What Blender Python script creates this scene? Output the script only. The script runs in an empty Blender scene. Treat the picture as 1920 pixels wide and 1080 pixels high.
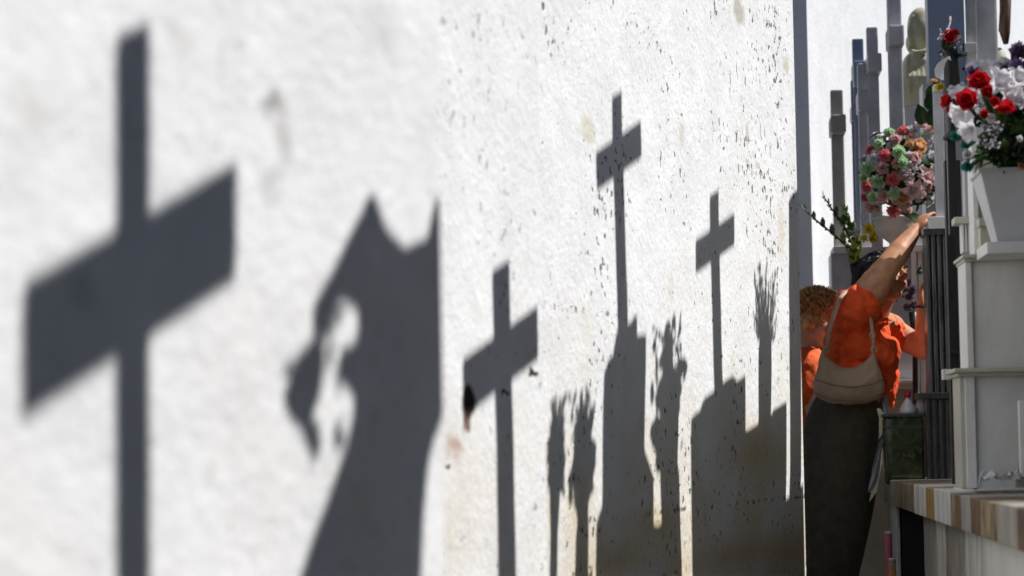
import bpy, bmesh, math, random
from mathutils import Vector, Matrix, noise
R = math.radians
rnd = random.Random(7)
sc = bpy.context.scene
COL = sc.collection

# ------------------------------------------------------------------ camera
EYE = Vector((0, 0, 0.85))
FPX = 5000.0
cam_d = bpy.data.cameras.new('camera')
cam = bpy.data.objects.new('camera', cam_d); COL.objects.link(cam)
cam_d.sensor_width = 36; cam_d.lens = FPX / 1920 * 36
cam_d.clip_start = 0.05; cam_d.clip_end = 500
YAW, PITCH, ROLL = R(4.22), R(3.36), R(-1.0)
ROT = Matrix.Rotation(YAW, 3, 'Z') @ Matrix.Rotation(R(90) + PITCH, 3, 'X') @ Matrix.Rotation(ROLL, 3, 'Z')
cam.matrix_world = Matrix.Translation(EYE) @ ROT.to_4x4()
cam_d.dof.use_dof = True
cam_d.dof.focus_distance = 10.0
cam_d.dof.aperture_fstop = cam_d.lens / 1000 / 0.027
sc.camera = cam

# ------------------------------------------------------------------ sun and sky
SUN = Vector((-1.0, -0.12, -1.2))            # the way the light travels
SUN_E = math.atan2(1.2, math.hypot(1, .12))
sun_d = bpy.data.lights.new('sun', 'SUN'); sun_d.energy = 5.0; sun_d.angle = R(0.53)
sun_d.color = (1.0, 0.975, 0.945)
sun = bpy.data.objects.new('sun', sun_d); COL.objects.link(sun)
sun.rotation_euler = SUN.to_track_quat('-Z', 'Y').to_euler(); sun.location = (6, 6, 9)
w = bpy.data.worlds.new('World'); sc.world = w; w.use_nodes = True
nt = w.node_tree; bg = nt.nodes['Background']
sky = nt.nodes.new('ShaderNodeTexSky'); sky.sky_type = 'NISHITA'; sky.sun_disc = False
sky.dust_density = 0.1; sky.air_density = 0.8; sky.ozone_density = 5.0
sky.sun_elevation = SUN_E; sky.sun_rotation = math.atan2(-SUN.x, -SUN.y)
nt.links.new(sky.outputs[0], bg.inputs[0]); bg.inputs[1].default_value = 0.05
sc.view_settings.view_transform = 'Standard'; sc.view_settings.look = 'None'
sc.view_settings.exposure = 0.13; sc.view_settings.gamma = 1
sc.cycles.max_bounces = 8; sc.cycles.use_denoising = True

# ------------------------------------------------------------------ measuring helpers
def ray(px, py):
    return ROT @ Vector(((px - 960) / FPX, (540 - py) / FPX, -1))
def P(px, py, Y):
    d = ray(px, py); return EYE + d * (Y / d.y)
def ppm(Y): return FPX / Y                    # photograph pixels per metre at that depth
# wall lines  x = x0 + t (y - y0)
LINES = {1: (-0.406, 4.1, .35), 2: (-0.441, 7.0, .25), 3: (.375, 10.9, .25), 4: (.50, 12.8, .25)}
def wallpt(px, py, k):
    x0, y0, t = LINES[k]; d = ray(px, py)
    s = (x0 - t * y0) / (d.x - t * d.y)
    return EYE + d * s
def toward(px, py, k, c):
    """the point at x = c whose shadow lands on this spot of the wall"""
    q = wallpt(px, py, k); return q - SUN * (c - q.x)
def toward_h(px, py, k, h):
    q = wallpt(px, py, k); return q - SUN * ((h - q.z) / 1.2)

# ------------------------------------------------------------------ materials
MATS = {}
def newmat(name):
    m = bpy.data.materials.new(name); m.use_nodes = True; MATS[name] = m
    n = m.node_tree; return m, n, n.nodes['Principled BSDF']
def N(n, t, **kw):
    o = n.nodes.new(t)
    for k, v in kw.items(): setattr(o, k, v)
    return o
def mix(n, fac, a, b):
    m = N(n, 'ShaderNodeMix', data_type='RGBA')
    for i, v in ((0, fac), (6, a), (7, b)):
        if hasattr(v, 'links') or hasattr(v, 'is_linked'): n.links.new(v, m.inputs[i])
        else: m.inputs[i].default_value = v if i == 0 else (*v, 1)
    return m.outputs[2]
def ramp(n, src, a, b):
    r = N(n, 'ShaderNodeMapRange'); r.inputs[1].default_value = a; r.inputs[2].default_value = b
    n.links.new(src, r.inputs[0]); return r.outputs[0]
def mul(n, a, b, op='MULTIPLY'):
    m = N(n, 'ShaderNodeMath', operation=op); m.use_clamp = op in ('MULTIPLY', 'ADD')
    for i, v in enumerate((a, b)):
        if hasattr(v, 'is_linked'): n.links.new(v, m.inputs[i])
        else: m.inputs[i].default_value = v
    return m.outputs[0]
def noise_n(n, vec, scale, detail=4, rough=.55):
    t = N(n, 'ShaderNodeTexNoise'); t.inputs['Scale'].default_value = scale
    t.inputs['Detail'].default_value = detail; t.inputs['Roughness'].default_value = rough
    n.links.new(vec, t.inputs['Vector']); return t.outputs[0]
def simple(name, col, rough=.6, var=.25, scale=30, bump=.15, bscale=None, **kw):
    m, n, b = newmat(name)
    geo = N(n, 'ShaderNodeTexCoord'); v = geo.outputs['Object']
    f = noise_n(n, v, scale)
    dark = tuple(c * (1 - var) for c in col); lite = tuple(min(1, c * (1 + var)) for c in col)
    n.links.new(mix(n, ramp(n, f, .3, .7), dark, lite), b.inputs['Base Color'])
    b.inputs['Roughness'].default_value = rough
    if bump:
        bp = N(n, 'ShaderNodeBump'); bp.inputs['Strength'].default_value = bump; bp.inputs['Distance'].default_value = .01
        n.links.new(noise_n(n, v, bscale or scale * 2), bp.inputs['Height']); n.links.new(bp.outputs[0], b.inputs['Normal'])
    for k, x in kw.items(): b.inputs[k.replace('_', ' ')].default_value = x
    return m
def whitewash(name, chips, stain_bounce, lo=(.79, .80, .825), spots=(), relief=.40):
    m, n, b = newmat(name)
    geo = N(n, 'ShaderNodeNewGeometry'); v = geo.outputs['Position']
    sep = N(n, 'ShaderNodeSeparateXYZ'); n.links.new(v, sep.inputs[0])
    big = noise_n(n, v, 1.3, 5); mid = noise_n(n, v, 5, 6, .6); fine = noise_n(n, v, 38, 5, .6)
    base = mix(n, ramp(n, mid, .35, .7), lo, (.86, .87, .89))
    # old cream patches in the limewash
    base = mix(n, mul(n, ramp(n, noise_n(n, v, 3.1, 5, .65), .60, .70), .5), base, (.68, .66, .57))
    # rising dampness near the ground, ragged on top, its brown also painting warm bounce
    wob = mul(n, big, 1.4, 'MULTIPLY_ADD') if False else big
    hz = N(n, 'ShaderNodeMath', operation='MULTIPLY_ADD'); n.links.new(big, hz.inputs[0]); hz.inputs[1].default_value = -1.5
    n.links.new(sep.outputs[2], hz.inputs[2])
    damp_bounce = ramp(n, hz.outputs[0], .45, -.35)
    damp_bounce = mul(n, damp_bounce, mul(n, ramp(n, noise_n(n, v, 2.6, 7, .7), .3, .75), stain_bounce))
    base = mix(n, damp_bounce, base, (.66, .58, .42))
    base = mix(n, mul(n, ramp(n, noise_n(n, v, 55, 4, .7), .56, .68), .30 * chips + .05), base, (.50, .49, .46))
    # chips: flaked places down to grey mortar
    ch = noise_n(n, v, 30, 3, .5); dens = ramp(n, noise_n(n, v, 2.2, 3), .36, .66)
    thr = N(n, 'ShaderNodeMath', operation='MULTIPLY_ADD'); n.links.new(dens, thr.inputs[0]); thr.inputs[1].default_value = .15
    n.links.new(ch, thr.inputs[2])
    chip = mul(n, ramp(n, thr.outputs[0], .748, .768), chips)
    thr2 = N(n, 'ShaderNodeMath', operation='MULTIPLY_ADD'); n.links.new(ramp(n, sep.outputs[1], 7.0, 11.0), thr2.inputs[0]); thr2.inputs[1].default_value = .06
    mp2 = N(n, 'ShaderNodeMapping'); mp2.inputs['Scale'].default_value = (1, 1.3, .75); n.links.new(v, mp2.inputs[0])
    ad = N(n, 'ShaderNodeMath', operation='MULTIPLY_ADD'); n.links.new(ramp(n, noise_n(n, v, 3.3, 4, .6), .4, .65), ad.inputs[0]); ad.inputs[1].default_value = .10
    n.links.new(noise_n(n, mp2.outputs[0], 17, 5, .7), ad.inputs[2]); n.links.new(ad.outputs[0], thr2.inputs[2])
    chip2 = mul(n, ramp(n, thr2.outputs[0], .755, .77), chips)
    chip = mul(n, chip, chip2, 'ADD')
    # a broken bed joint with flaked edges
    zz = N(n, 'ShaderNodeMath', operation='PINGPONG'); n.links.new(sep.outputs[2], zz.inputs[0]); zz.inputs[1].default_value = .31
    joint = mul(n, ramp(n, zz.outputs[0], .014, .004), mul(n, ramp(n, noise_n(n, v, 22, 3, .6), .57, .60), chips))
    joint = mul(n, joint, ramp(n, noise_n(n, v, 1.1, 2), .46, .58))
    chip = mul(n, chip, joint, 'ADD')
    base = mix(n, mul(n, chip, .9), base, (.11, .10, .085))
    # single old repairs, stains, a broken-out hole and some painted light, each where it sits on this wall
    wv = N(n, 'ShaderNodeVectorMath', operation='SCALE'); wv.inputs['Scale'].default_value = .06
    tn = N(n, 'ShaderNodeTexNoise'); tn.inputs['Scale'].default_value = 22; tn.inputs['Detail'].default_value = 6; n.links.new(v, tn.inputs['Vector'])
    n.links.new(tn.outputs['Color'], wv.inputs[0]); wa = N(n, 'ShaderNodeVectorMath', operation='ADD'); n.links.new(v, wa.inputs[0]); n.links.new(wv.outputs[0], wa.inputs[1])
    for q_, ry, rz, colr, soft, amt in spots:
        sb = N(n, 'ShaderNodeVectorMath', operation='SUBTRACT'); n.links.new(wa.outputs[0], sb.inputs[0]); sb.inputs[1].default_value = Vector(q_) + Vector((.03, .03, .03))
        dv = N(n, 'ShaderNodeVectorMath', operation='MULTIPLY'); n.links.new(sb.outputs[0], dv.inputs[0]); dv.inputs[1].default_value = (.3 / ry, 1 / ry, 1 / rz)
        ln = N(n, 'ShaderNodeVectorMath', operation='LENGTH'); n.links.new(dv.outputs[0], ln.inputs[0])
        base = mix(n, mul(n, ramp(n, ln.outputs['Value'], 1 + soft, 1 - soft), amt), base, colr)
    n.links.new(base, b.inputs['Base Color']); b.inputs['Roughness'].default_value = .9
    b.inputs['Specular IOR Level'].default_value = .2
    h = mul(n, mid, .9); h2 = N(n, 'ShaderNodeMath', operation='MULTIPLY_ADD'); n.links.new(fine, h2.inputs[0]); h2.inputs[1].default_value = .45; n.links.new(h, h2.inputs[2])
    h3 = N(n, 'ShaderNodeMath', operation='MULTIPLY_ADD'); n.links.new(chip, h3.inputs[0]); h3.inputs[1].default_value = -.35; n.links.new(h2.outputs[0], h3.inputs[2])
    bp = N(n, 'ShaderNodeBump'); bp.inputs['Strength'].default_value = relief; bp.inputs['Distance'].default_value = .02
    n.links.new(h3.outputs[0], bp.inputs['Height']); n.links.new(bp.outputs[0], b.inputs['Normal'])
    return m
def marble(name, a, bcol, scale=6, rough=.35, stretch=(1, 1, 1), vein=None, spec=.5):
    lo_, hi_ = (.42, .58) if stretch[1] > 1.5 else (.32, .68)
    m, n, b = newmat(name)
    tc = N(n, 'ShaderNodeNewGeometry'); mp = N(n, 'ShaderNodeMapping'); mp.inputs['Scale'].default_value = stretch
    n.links.new(tc.outputs['Position'], mp.inputs[0]); v = mp.outputs[0]
    f = noise_n(n, v, scale, 7, .65)
    c = mix(n, ramp(n, f, lo_, hi_), a, bcol)
    if vein:
        g = N(n, 'ShaderNodeMath', operation='SUBTRACT'); n.links.new(noise_n(n, v, scale * .7, 6, .6), g.inputs[0]); g.inputs[1].default_value = .5
        ab = N(n, 'ShaderNodeMath', operation='ABSOLUTE'); n.links.new(g.outputs[0], ab.inputs[0])
        c = mix(n, ramp(n, ab.outputs[0], .018, 0), c, vein)
    n.links.new(c, b.inputs['Base Color']); b.inputs['Roughness'].default_value = rough
    b.inputs['Specular IOR Level'].default_value = spec
    bp = N(n, 'ShaderNodeBump'); bp.inputs['Strength'].default_value = .12; bp.inputs['Distance'].default_value = .01
    n.links.new(noise_n(n, v, 40, 4), bp.inputs['Height']); n.links.new(bp.outputs[0], b.inputs['Normal'])
    return m

M = {}
W_ = wallpt
M['wall_near'] = whitewash('limewash_smooth', .15, .25, (.76, .765, .785), ((W_(514, 195, 1), .03, .012, (.34, .33, .32), .6, .9), (W_(530, 260, 1), .018, .04, (.50, .49, .48), .7, .8), (W_(508, 345, 1), .025, .02, (.56, .56, .57), .8, .8),
    (W_(720, 60, 1), .05, .03, (.56, .56, .55), .8, .6), (W_(60, 200, 1), .05, .03, (.62, .62, .60), .8, .6), (W_(325, 70, 1), .03, .02, (.58, .57, .55), .8, .6), (W_(150, 540, 1), .02, .02, (.45, .45, .5), .8, .6), (W_(700, 460, 1), .02, .02, (.95, .95, .95), .8, .6)), .5)  # last spot, near white, paints a light speck inside the statue shadow
M['wall_mid'] = whitewash('limewash_worn', .5, .7, (.76, .77, .79), ((W_(880, 755, 2), .05, .040, (.035, .025, .02), .25, 1), (W_(876, 790, 2), .03, .02, (.16, .07, .035), .4, .9), (W_(852, 835, 2), .06, .022, (.42, .24, .16), .7, .7), (W_(948, 738, 2), .03, .006, (.03, .025, .02), .3, 1), (W_(1000, 700, 2), .04, .008, (.03, .025, .02), .3, 1), (W_(842, 872, 2), .015, .006, (.05, .04, .03), .3, 1)), .5)
M['wall_far'] = whitewash('limewash_flaking', 1.0, 1.0, (.77, .775, .79), ((W_(1385, 22, 3), .09, .045, (.50, .47, .42), .3, .9), (W_(1102, 242, 3), .07, .045, (.66, .64, .55), .3, .9), (W_(1420, 311, 3), .045, .018, (.60, .59, .50), .15, .9), (W_(1474, 122, 3), .05, .03, (.62, .60, .50), .3, .9),
    (W_(1278, 250, 3), .03, .05, (.66, .64, .57), .3, .8), (W_(1400, 250, 3), .02, .05, (.52, .5, .46), .3, .8), (W_(1465, 430, 3), .06, .10, (.70, .66, .57), .4, .8), (W_(1235, 985, 3), .25, .05, (.58, .46, .27), .8, .7), (W_(1420, 850, 3), .35, .09, (.58, .46, .27), .8, .7), (W_(1380, 1040, 3), .8, .05, (.58, .46, .27), .8, .7), (W_(1160, 1050, 3), .4, .04, (.58, .46, .27), .8, .7), (W_(1480, 1040, 3), .3, .08, (.58, .46, .27), .8, .7)), .55)  # brown lower patches: stains with warm bounce light put into their colour
M['wall_back'] = whitewash('limewash_bright', .1, .1)
M['marble'] = marble('grey_white_marble', (.60, .60, .575), (.80, .80, .775), 7, .4, (1, 1, .4))
M['marble_lit'] = marble('lit_marble', (.70, .69, .66), (.82, .81, .79), 8, .4)  # paler copy of the grey marble with sunlight put into its colour
M['cream'] = marble('cream_stone', (.42, .41, .33), (.54, .53, .44), 9, .6)
M['cross'] = marble('lilac_grey_marble', (.44, .44, .46), (.64, .64, .66), 7, .35)
M['cross_warm'] = marble('warm_grey_stone', (.34, .33, .29), (.47, .46, .42), 9, .5)
M['slab_blue'] = marble('blue_grey_slate', (.20, .25, .35), (.26, .31, .42), 5, .45)
M['olive'] = marble('weathered_olive_stone', (.34, .32, .20), (.56, .54, .40), 14, .8)
M['granite'] = marble('black_granite', (.030, .032, .035), (.09, .09, .095), 60, .18, (1, 1, .15))
M['granite_ribbed'] = marble('dark_ribbed_granite', (.045, .047, .05), (.14, .14, .145), 24, .25, (3, 3, .2))
M['green_marble'] = marble('dark_green_marble', (.010, .020, .008), (.06, .075, .03), 9, .12, vein=(.09, .10, .05))
M['black'] = simple('black_metal', (.012, .012, .015), .4)
M['ochre'] = marble('ochre_streaked_marble', (.20, .11, .03), (.42, .26, .07), 10, .5, (1, 3, .35))
M['brown'] = marble('brown_streaked_marble', (.018, .009, .005), (.20, .105, .045), 15, .5, (1, 3.4, .35))
M['tan'] = marble('tan_streaked_marble', (.06, .038, .018), (.34, .25, .14), 15, .6, (1, 1.8, .5))
M['taupe'] = marble('taupe_marble', (.20, .19, .17), (.40, .38, .34), 11, .5, (1, 2.2, .4))
M['white'] = marble('white_plinth_marble', (.44, .43, .40), (.70, .70, .68), 10, .45, (1, 2, .4))
M['paving'] = simple('paving', (.045, .042, .038), .9, .3, 6, .3)
M['plastic'] = simple('white_plastic', (.54, .55, .56), .35, .06, 8, .03)
M['skin'] = simple('skin', (.56, .27, .145), .5, .22, 22, .05, Subsurface_Weight=.08)
M['skin2'] = simple('fair_skin', (.60, .33, .20), .5, .10, 40, .05, Subsurface_Weight=.08)
M['lips'] = simple('lips', (.42, .11, .09), .4, .1, 40, 0)
M['eye'] = simple('eyes', (.03, .02, .015), .15, .1, 40, 0)
M['orange'] = simple('orange_knit', (.84, .095, .016), .85, .16, 14, .5, 20)
M['orange2'] = simple('orange_cotton', (.82, .13, .022), .85, .16, 12, .5, 18)
M['skirt'] = simple('dark_olive_wool', (.085, .075, .052), .95, .25, 20, .5, 120)
M['bag'] = simple('tan_leather', (.42, .30, .20), .55, .12, 10, .2, 60)
M['bag_dark'] = simple('tan_leather_seam', (.22, .15, .095), .6, .12, 10, .1)
M['metal'] = simple('brass_ring', (.5, .42, .3), .3, .1, 10, 0, Metallic=1.0)
M['hair_black'] = simple('black_hair', (.012, .009, .009), .45, .4, 60, .2)
M['hair_red'] = simple('reddish_blond_hair', (.62, .32, .11), .5, .55, 45, .2)
def thin(m, f=.4):
    n = m.node_tree; b = n.nodes['Principled BSDF']; o = n.nodes['Material Output']
    t = N(n, 'ShaderNodeBsdfTranslucent'); n.links.new(b.inputs['Base Color'].links[0].from_socket, t.inputs[0])
    x = N(n, 'ShaderNodeMixShader'); x.inputs[0].default_value = f
    n.links.new(b.outputs[0], x.inputs[1]); n.links.new(t.outputs[0], x.inputs[2]); n.links.new(x.outputs[0], o.inputs[0]); return m
def petal(name, c, v=.2): return thin(simple(name, c, .6, v, 60, .1), .42)
M['red'] = petal('red_petals', (.62, .010, .018)); M['pinkred'] = petal('coral_pink_petals', (.92, .27, .28))
M['pink'] = petal('pale_pink_petals', (.88, .60, .60)); M['mint'] = petal('mint_green_petals', (.66, .88, .58))
M['peach'] = petal('peach_petals', (.82, .52, .28)); M['flwhite'] = petal('white_petals', (.82, .80, .83), .06)
M['purple'] = petal('purple_petals', (.25, .13, .36)); M['teal'] = petal('teal_petals', (.06, .30, .27))
M['yellow'] = petal('yellow_petals', (.75, .62, .04)); M['mauve'] = petal('dusty_mauve_petals', (.20, .14, .22))
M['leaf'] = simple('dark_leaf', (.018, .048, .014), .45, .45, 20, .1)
M['leaf2'] = simple('fresh_leaf', (.09, .17, .035), .5, .4, 20, .1)
M['stem_lime'] = simple('lime_buds', (.34, .42, .13), .6, .4, 30, .1)
thin(M['leaf'], .25); thin(M['leaf2'], .35); thin(M['stem_lime'], .35)
M['glove'] = simple('green_glove', (.16, .30, .08), .5, .2, 20, .1)
M['redplastic'] = simple('red_cap_plastic', (.42, .02, .03), .4, .1, 10, 0)
M['pinkwax'] = simple('pink_wax', (.62, .14, .22), .4, .15, 10, 0)
M['darkbrown'] = simple('dark_brown_wood', (.07, .025, .014), .6, .4, 20, .2)
M['wrap'] = simple('white_cellophane', (.75, .76, .78), .25, .08, 20, .1)

# ------------------------------------------------------------------ mesh helpers
class MB:
    def __init__(s): s.bm = bmesh.new()
    def box(s, a, b, mat=None, bev=0):
        a, b = Vector(a), Vector(b)
        mn = Vector((min(a[i], b[i]) for i in range(3))); mx = Vector((max(a[i], b[i]) for i in range(3)))
        return s.boxc((mn + mx) / 2, mx - mn, mat, bev)
    def boxc(s, c, size, mat=None, bev=0):
        r = bmesh.ops.create_cube(s.bm, size=1)
        Mx = Matrix.Translation(c) @ (mat.to_4x4() if mat else Matrix.Identity(4)) @ Matrix.Diagonal((*size, 1))
        bmesh.ops.transform(s.bm, matrix=Mx, verts=r['verts'])
        if bev:
            es = list({e for v in r['verts'] for e in v.link_edges})
            bmesh.ops.bevel(s.bm, geom=es, offset=bev, segments=2, affect='EDGES', profile=.6)
        return s
    def ell(s, c, rad, mat=None, sub=3):
        r = bmesh.ops.create_icosphere(s.bm, subdivisions=sub, radius=1)
        rad = rad if hasattr(rad, '__len__') else (rad,) * 3
        Mx = Matrix.Translation(c) @ (mat.to_4x4() if mat else Matrix.Identity(4)) @ Matrix.Diagonal((*rad, 1))
        bmesh.ops.transform(s.bm, matrix=Mx, verts=r['verts']); return s
    def tube(s, pts, rads, seg=8, flat=1.0, cap=True):
        pts = [Vector(p) for p in pts]
        if not hasattr(rads, '__len__'): rads = [rads] * len(pts)
        rings = []; ref = Vector((0, 0, 1)); prev = None
        for i, p in enumerate(pts):
            t = (pts[min(i + 1, len(pts) - 1)] - pts[max(i - 1, 0)]).normalized()
            if prev is None:
                u = t.cross(Vector((0, 1, 0.01)));
                if u.length < .1: u = t.cross(Vector((1, 0, 0)))
            else: u = prev - t * prev.dot(t)
            u.normalize(); prev = u; v = t.cross(u)
            rings.append([s.bm.verts.new(p + u * math.cos(6.2832 * k / seg) * rads[i] + v * math.sin(6.2832 * k / seg) * rads[i] * flat) for k in range(seg)])
        for a, b in zip(rings, rings[1:]):
            for k in range(seg): s.bm.faces.new((a[k], a[(k + 1) % seg], b[(k + 1) % seg], b[k]))
        if cap: s.bm.faces.new(rings[0][::-1]); s.bm.faces.new(rings[-1])
        return s
    def cap(s, p0, r0, p1, r1):                       # rounded tapered limb
        s.ell(p0, r0, sub=3); s.ell(p1, r1, sub=3); s.tube([p0, p1], [r0 * .99, r1 * .99], 20); return s
    def lathe(s, c, prof, seg=20, sx=1, sy=1):
        rings = []
        for r, z in prof:
            rings.append([s.bm.verts.new(Vector(c) + Vector((math.cos(6.2832 * k / seg) * r * sx, math.sin(6.2832 * k / seg) * r * sy, z))) for k in range(seg)])
        for a, b in zip(rings, rings[1:]):
            for k in range(seg): s.bm.faces.new((a[k], a[(k + 1) % seg], b[(k + 1) % seg], b[k]))
        s.bm.faces.new(rings[0][::-1]); s.bm.faces.new(rings[-1]); return s
    def prism(s, pts, off):                           # polygon pushed along off
        a = [s.bm.verts.new(Vector(p)) for p in pts]; b = [s.bm.verts.new(Vector(p) + Vector(off)) for p in pts]
        s.bm.faces.new(a); s.bm.faces.new(b[::-1]); n_ = len(a)
        for k in range(n_): s.bm.faces.new((a[k], b[k], b[(k + 1) % n_], a[(k + 1) % n_]))
        return s
    def petal(s, base, d, up, L, W, curl=.3, nseg=4, cup=.25):
        """a curved leaf or petal starting at base, growing along d, bending towards up"""
        base, d, up = Vector(base), Vector(d).normalized(), Vector(up)
        side = d.cross(up)
        if side.length < 1e-3: side = d.cross(Vector((1, .3, 0)))
        side.normalize(); nrm = side.cross(d).normalized(); rows = []
        for i in range(nseg + 1):
            t = i / nseg; wdt = W * math.sin(math.pi * (.12 + .86 * t) ** .8) * .5 + .0004
            c = base + d * L * t * (1 - .25 * abs(curl) * t) + nrm * curl * L * t * t
            rows.append([s.bm.verts.new(c - side * wdt + nrm * cup * wdt), s.bm.verts.new(c), s.bm.verts.new(c + side * wdt + nrm * cup * wdt)])
        for a, b in zip(rows, rows[1:]):
            s.bm.faces.new((a[0], a[1], b[1], b[0])); s.bm.faces.new((a[1], a[2], b[2], b[1]))
        return s
    def mesh(s, name, mat, smooth=False):
        bmesh.ops.recalc_face_normals(s.bm, faces=s.bm.faces)
        me = bpy.data.meshes.new(name); s.bm.to_mesh(me); s.bm.free()
        me.materials.append(M[mat] if isinstance(mat, str) else mat)
        if smooth:
            for p in me.polygons: p.use_smooth = True
        return me
    def build(s, name, mat, parent=None, smooth=False):
        o = bpy.data.objects.new(name, s.mesh(name, mat, smooth)); COL.objects.link(o)
        if parent: attach(o, parent)
        return o
def attach(o, parent):
    o.parent = parent; o.matrix_parent_inverse = world(parent).inverted()
def world(o):
    m = Matrix.Translation(o.location) @ o.rotation_euler.to_matrix().to_4x4()
    return (world(o.parent) @ o.matrix_parent_inverse @ m) if o.parent else m
def tag(o, label, cat, group=None, kind=None):
    if label: o['label'] = label
    if cat: o['category'] = cat
    if group: o['group'] = group
    if kind: o['kind'] = kind
    return o
def thing(name, loc, label, cat, group=None):
    o = bpy.data.objects.new(name, None); COL.objects.link(o); o.location = loc; o.empty_display_size = .1
    return tag(o, label, cat, group)
def remesh(mb, name, mat, voxel, parent=None, sm=6, disp=None):
    o = mb.build(name + '_raw', mat)
    m = o.modifiers.new('r', 'REMESH'); m.mode = 'VOXEL'; m.voxel_size = voxel
    s_ = o.modifiers.new('s', 'SMOOTH'); s_.iterations = sm; s_.factor = .6
    dg = bpy.context.evaluated_depsgraph_get(); dg.update()
    me = bpy.data.meshes.new_from_object(o.evaluated_get(dg)); me.name = name
    bpy.data.objects.remove(o)
    if disp:
        nn = [v.normal.copy() for v in me.vertices]
        for v, nv in zip(me.vertices, nn): v.co += nv * disp(v.co, nv)
    me.materials.clear(); me.materials.append(M[mat])
    for p in me.polygons: p.use_smooth = True
    r = bpy.data.objects.new(name, me); COL.objects.link(r)
    if parent: attach(r, parent)
    return r
def prect(mb, x0, y0, x1, y1, Y, depth, bev=.003):
    """an upright block whose camera side fills a rectangle of the photograph at depth Y"""
    a = P(x0, y0, Y); b = P(x1, y1, Y); c = P(x0, y1, Y); d = P(x1, y0, Y)
    lx = (a.x + c.x) / 2; rx = (b.x + d.x) / 2; tz = (a.z + d.z) / 2; bz = (b.z + c.z) / 2
    mb.box((lx, Y, bz), (rx, Y + depth, tz), bev=bev); return mb

# ------------------------------------------------------------------ ground
LEDGE_X, LEDGE_T = .72, .679
g = MB(); g.box((-60, -60, -.3), (60, 120, 0)); tag(g.build('ground', 'paving'), None, None, kind='structure')

# ------------------------------------------------------------------ white walls
def wall_block(name, k, ya, yb, mat, label, H=5.2, left=-4):
    x0, y0, t = LINES[k]; f = lambda y: x0 + t * (y - y0)
    mb = MB()
    # the lit face is a fine grid so the plaster can be slightly uneven
    nu, nv = max(2, int((yb - ya) / .12)), int(H / .12); rows = []
    for i in range(nu + 1):
        y = ya + (yb - ya) * i / nu; row = []
        for j in range(nv + 1):
            z = H * j / nv
            dd = noise.noise(Vector((y * 1.3, z * 1.3, k * 9.1))) * .008 + noise.noise(Vector((y * 5, z * 5, k * 3.1))) * .0022
            if i in (0, nu): dd = 0
            row.append(mb.bm.verts.new((f(y) + dd, y, z)))
        rows.append(row)
    for a, b in zip(rows, rows[1:]):
        for j in range(nv): mb.bm.faces.new((a[j], b[j], b[j + 1], a[j + 1]))
    v = lambda x, y, z: mb.bm.verts.new((x, y, z))
    A, B, C_, D = v(left, ya, 0), v(left, yb, 0), v(left, yb, H), v(left, ya, H)
    mb.bm.faces.new([A, D] + [rows[0][j] for j in range(nv, -1, -1)])
    mb.bm.faces.new([B] + [rows[-1][j] for j in range(nv + 1)] + [C_])
    mb.bm.faces.new([D, C_] + [rows[i][nv] for i in range(nu, -1, -1)])
    mb.bm.faces.new([A] + [rows[i][0] for i in range(nu + 1)] + [B]); mb.bm.faces.new([A, B, C_, D])
    o = mb.build(name, mat, smooth=False); tag(o, label, 'wall')
    return o
e1 = wallpt(828, 600, 1); e2 = wallpt(1016, 500, 2); e3 = wallpt(1498, 500, 3)
wall_block('cemetery_wall', 1, -3, e1.y, 'wall_near', 'nearest whitewashed wall, blurred, carrying the largest cross shadow')
wall_block('cemetery_wall', 2, e1.y + .12, e2.y, 'wall_mid', 'narrow whitewashed wall section with one cross shadow between the blurred wall and the flaking wall')
wall_block('cemetery_wall', 3, e2.y + .03, e3.y, 'wall_far', 'chipped flaking whitewashed wall carrying two small cross shadows and dark tomb shadows')
wall_block('cemetery_wall', 4, 12.8, 45, 'wall_back', 'bright plain white wall behind the row of stone crosses')

# ------------------------------------------------------------------ marble ledge and plinth on the right
def Yl(px): return LEDGE_X / ((px - 1325) / FPX)
led = thing('marble_ledge', (1.1, 8.5, 0), 'long streaked marble ledge with brown and white edge slabs at lower right', 'ledge', )
edges = [1641, 1656, 1662, 1699, 1720, 1736, 1764, 1772, 1783, 1800, 1816, 1850, 1885, 1925, 2010, 2200, 2600]
cols = ['taupe', 'taupe', 'tan', 'white', 'ochre', 'white', 'tan', 'brown', 'taupe', 'brown', 'tan', 'taupe', 'brown', 'tan', 'brown', 'tan']
for i, c in enumerate(cols):
    dz = (0, 0, .002, .005, .004, .005, .001, 0, .002, .001, 0, .003, .001, 0, 0, 0)[i]
    mb = MB(); mb.box((LEDGE_X - dz, Yl(edges[i + 1]) + .002, LEDGE_T - .1), (LEDGE_X + .5, Yl(edges[i]) - .002, LEDGE_T + dz), bev=.004)
    mb.build('edge_slab', c, led)
mb = MB(); mb.box((LEDGE_X + .49, 3, LEDGE_T - .1), (3.5, Yl(1641), LEDGE_T - .004)); mb.build('top_slab', 'taupe', led)
px_b = [1642, 1657, None, 1694, 1718, 1724, 1738, 1741, 1768, 1772, 1806, 1812, 1888, 1896, 2100, 2500]
mb = MB(); mb.box((LEDGE_X + .012, Yl(1656), 0), (LEDGE_X + .03, Yl(1643), LEDGE_T - .102), bev=.006); mb.build('pilaster', 'white', led)
for a, b, c, o_ in ((1697, 1719, 'taupe', .03), (1719, 1733, 'white', .03), (1733, 1740, 'tan', .036), (1740, 1768, 'taupe', .03), (1768, 1805, 'white', .032), (1805, 1893, 'marble', .03), (1893, 1975, 'brown', .034), (1975, 2300, 'marble', .03), (2300, 2900, 'taupe', .03)):
    mb = MB(); mb.box((LEDGE_X + o_, Yl(b) + .003, 0), (LEDGE_X + .12, Yl(a) - .003, LEDGE_T - .102), bev=.003); mb.build('plinth_panel', c, led)
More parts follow.
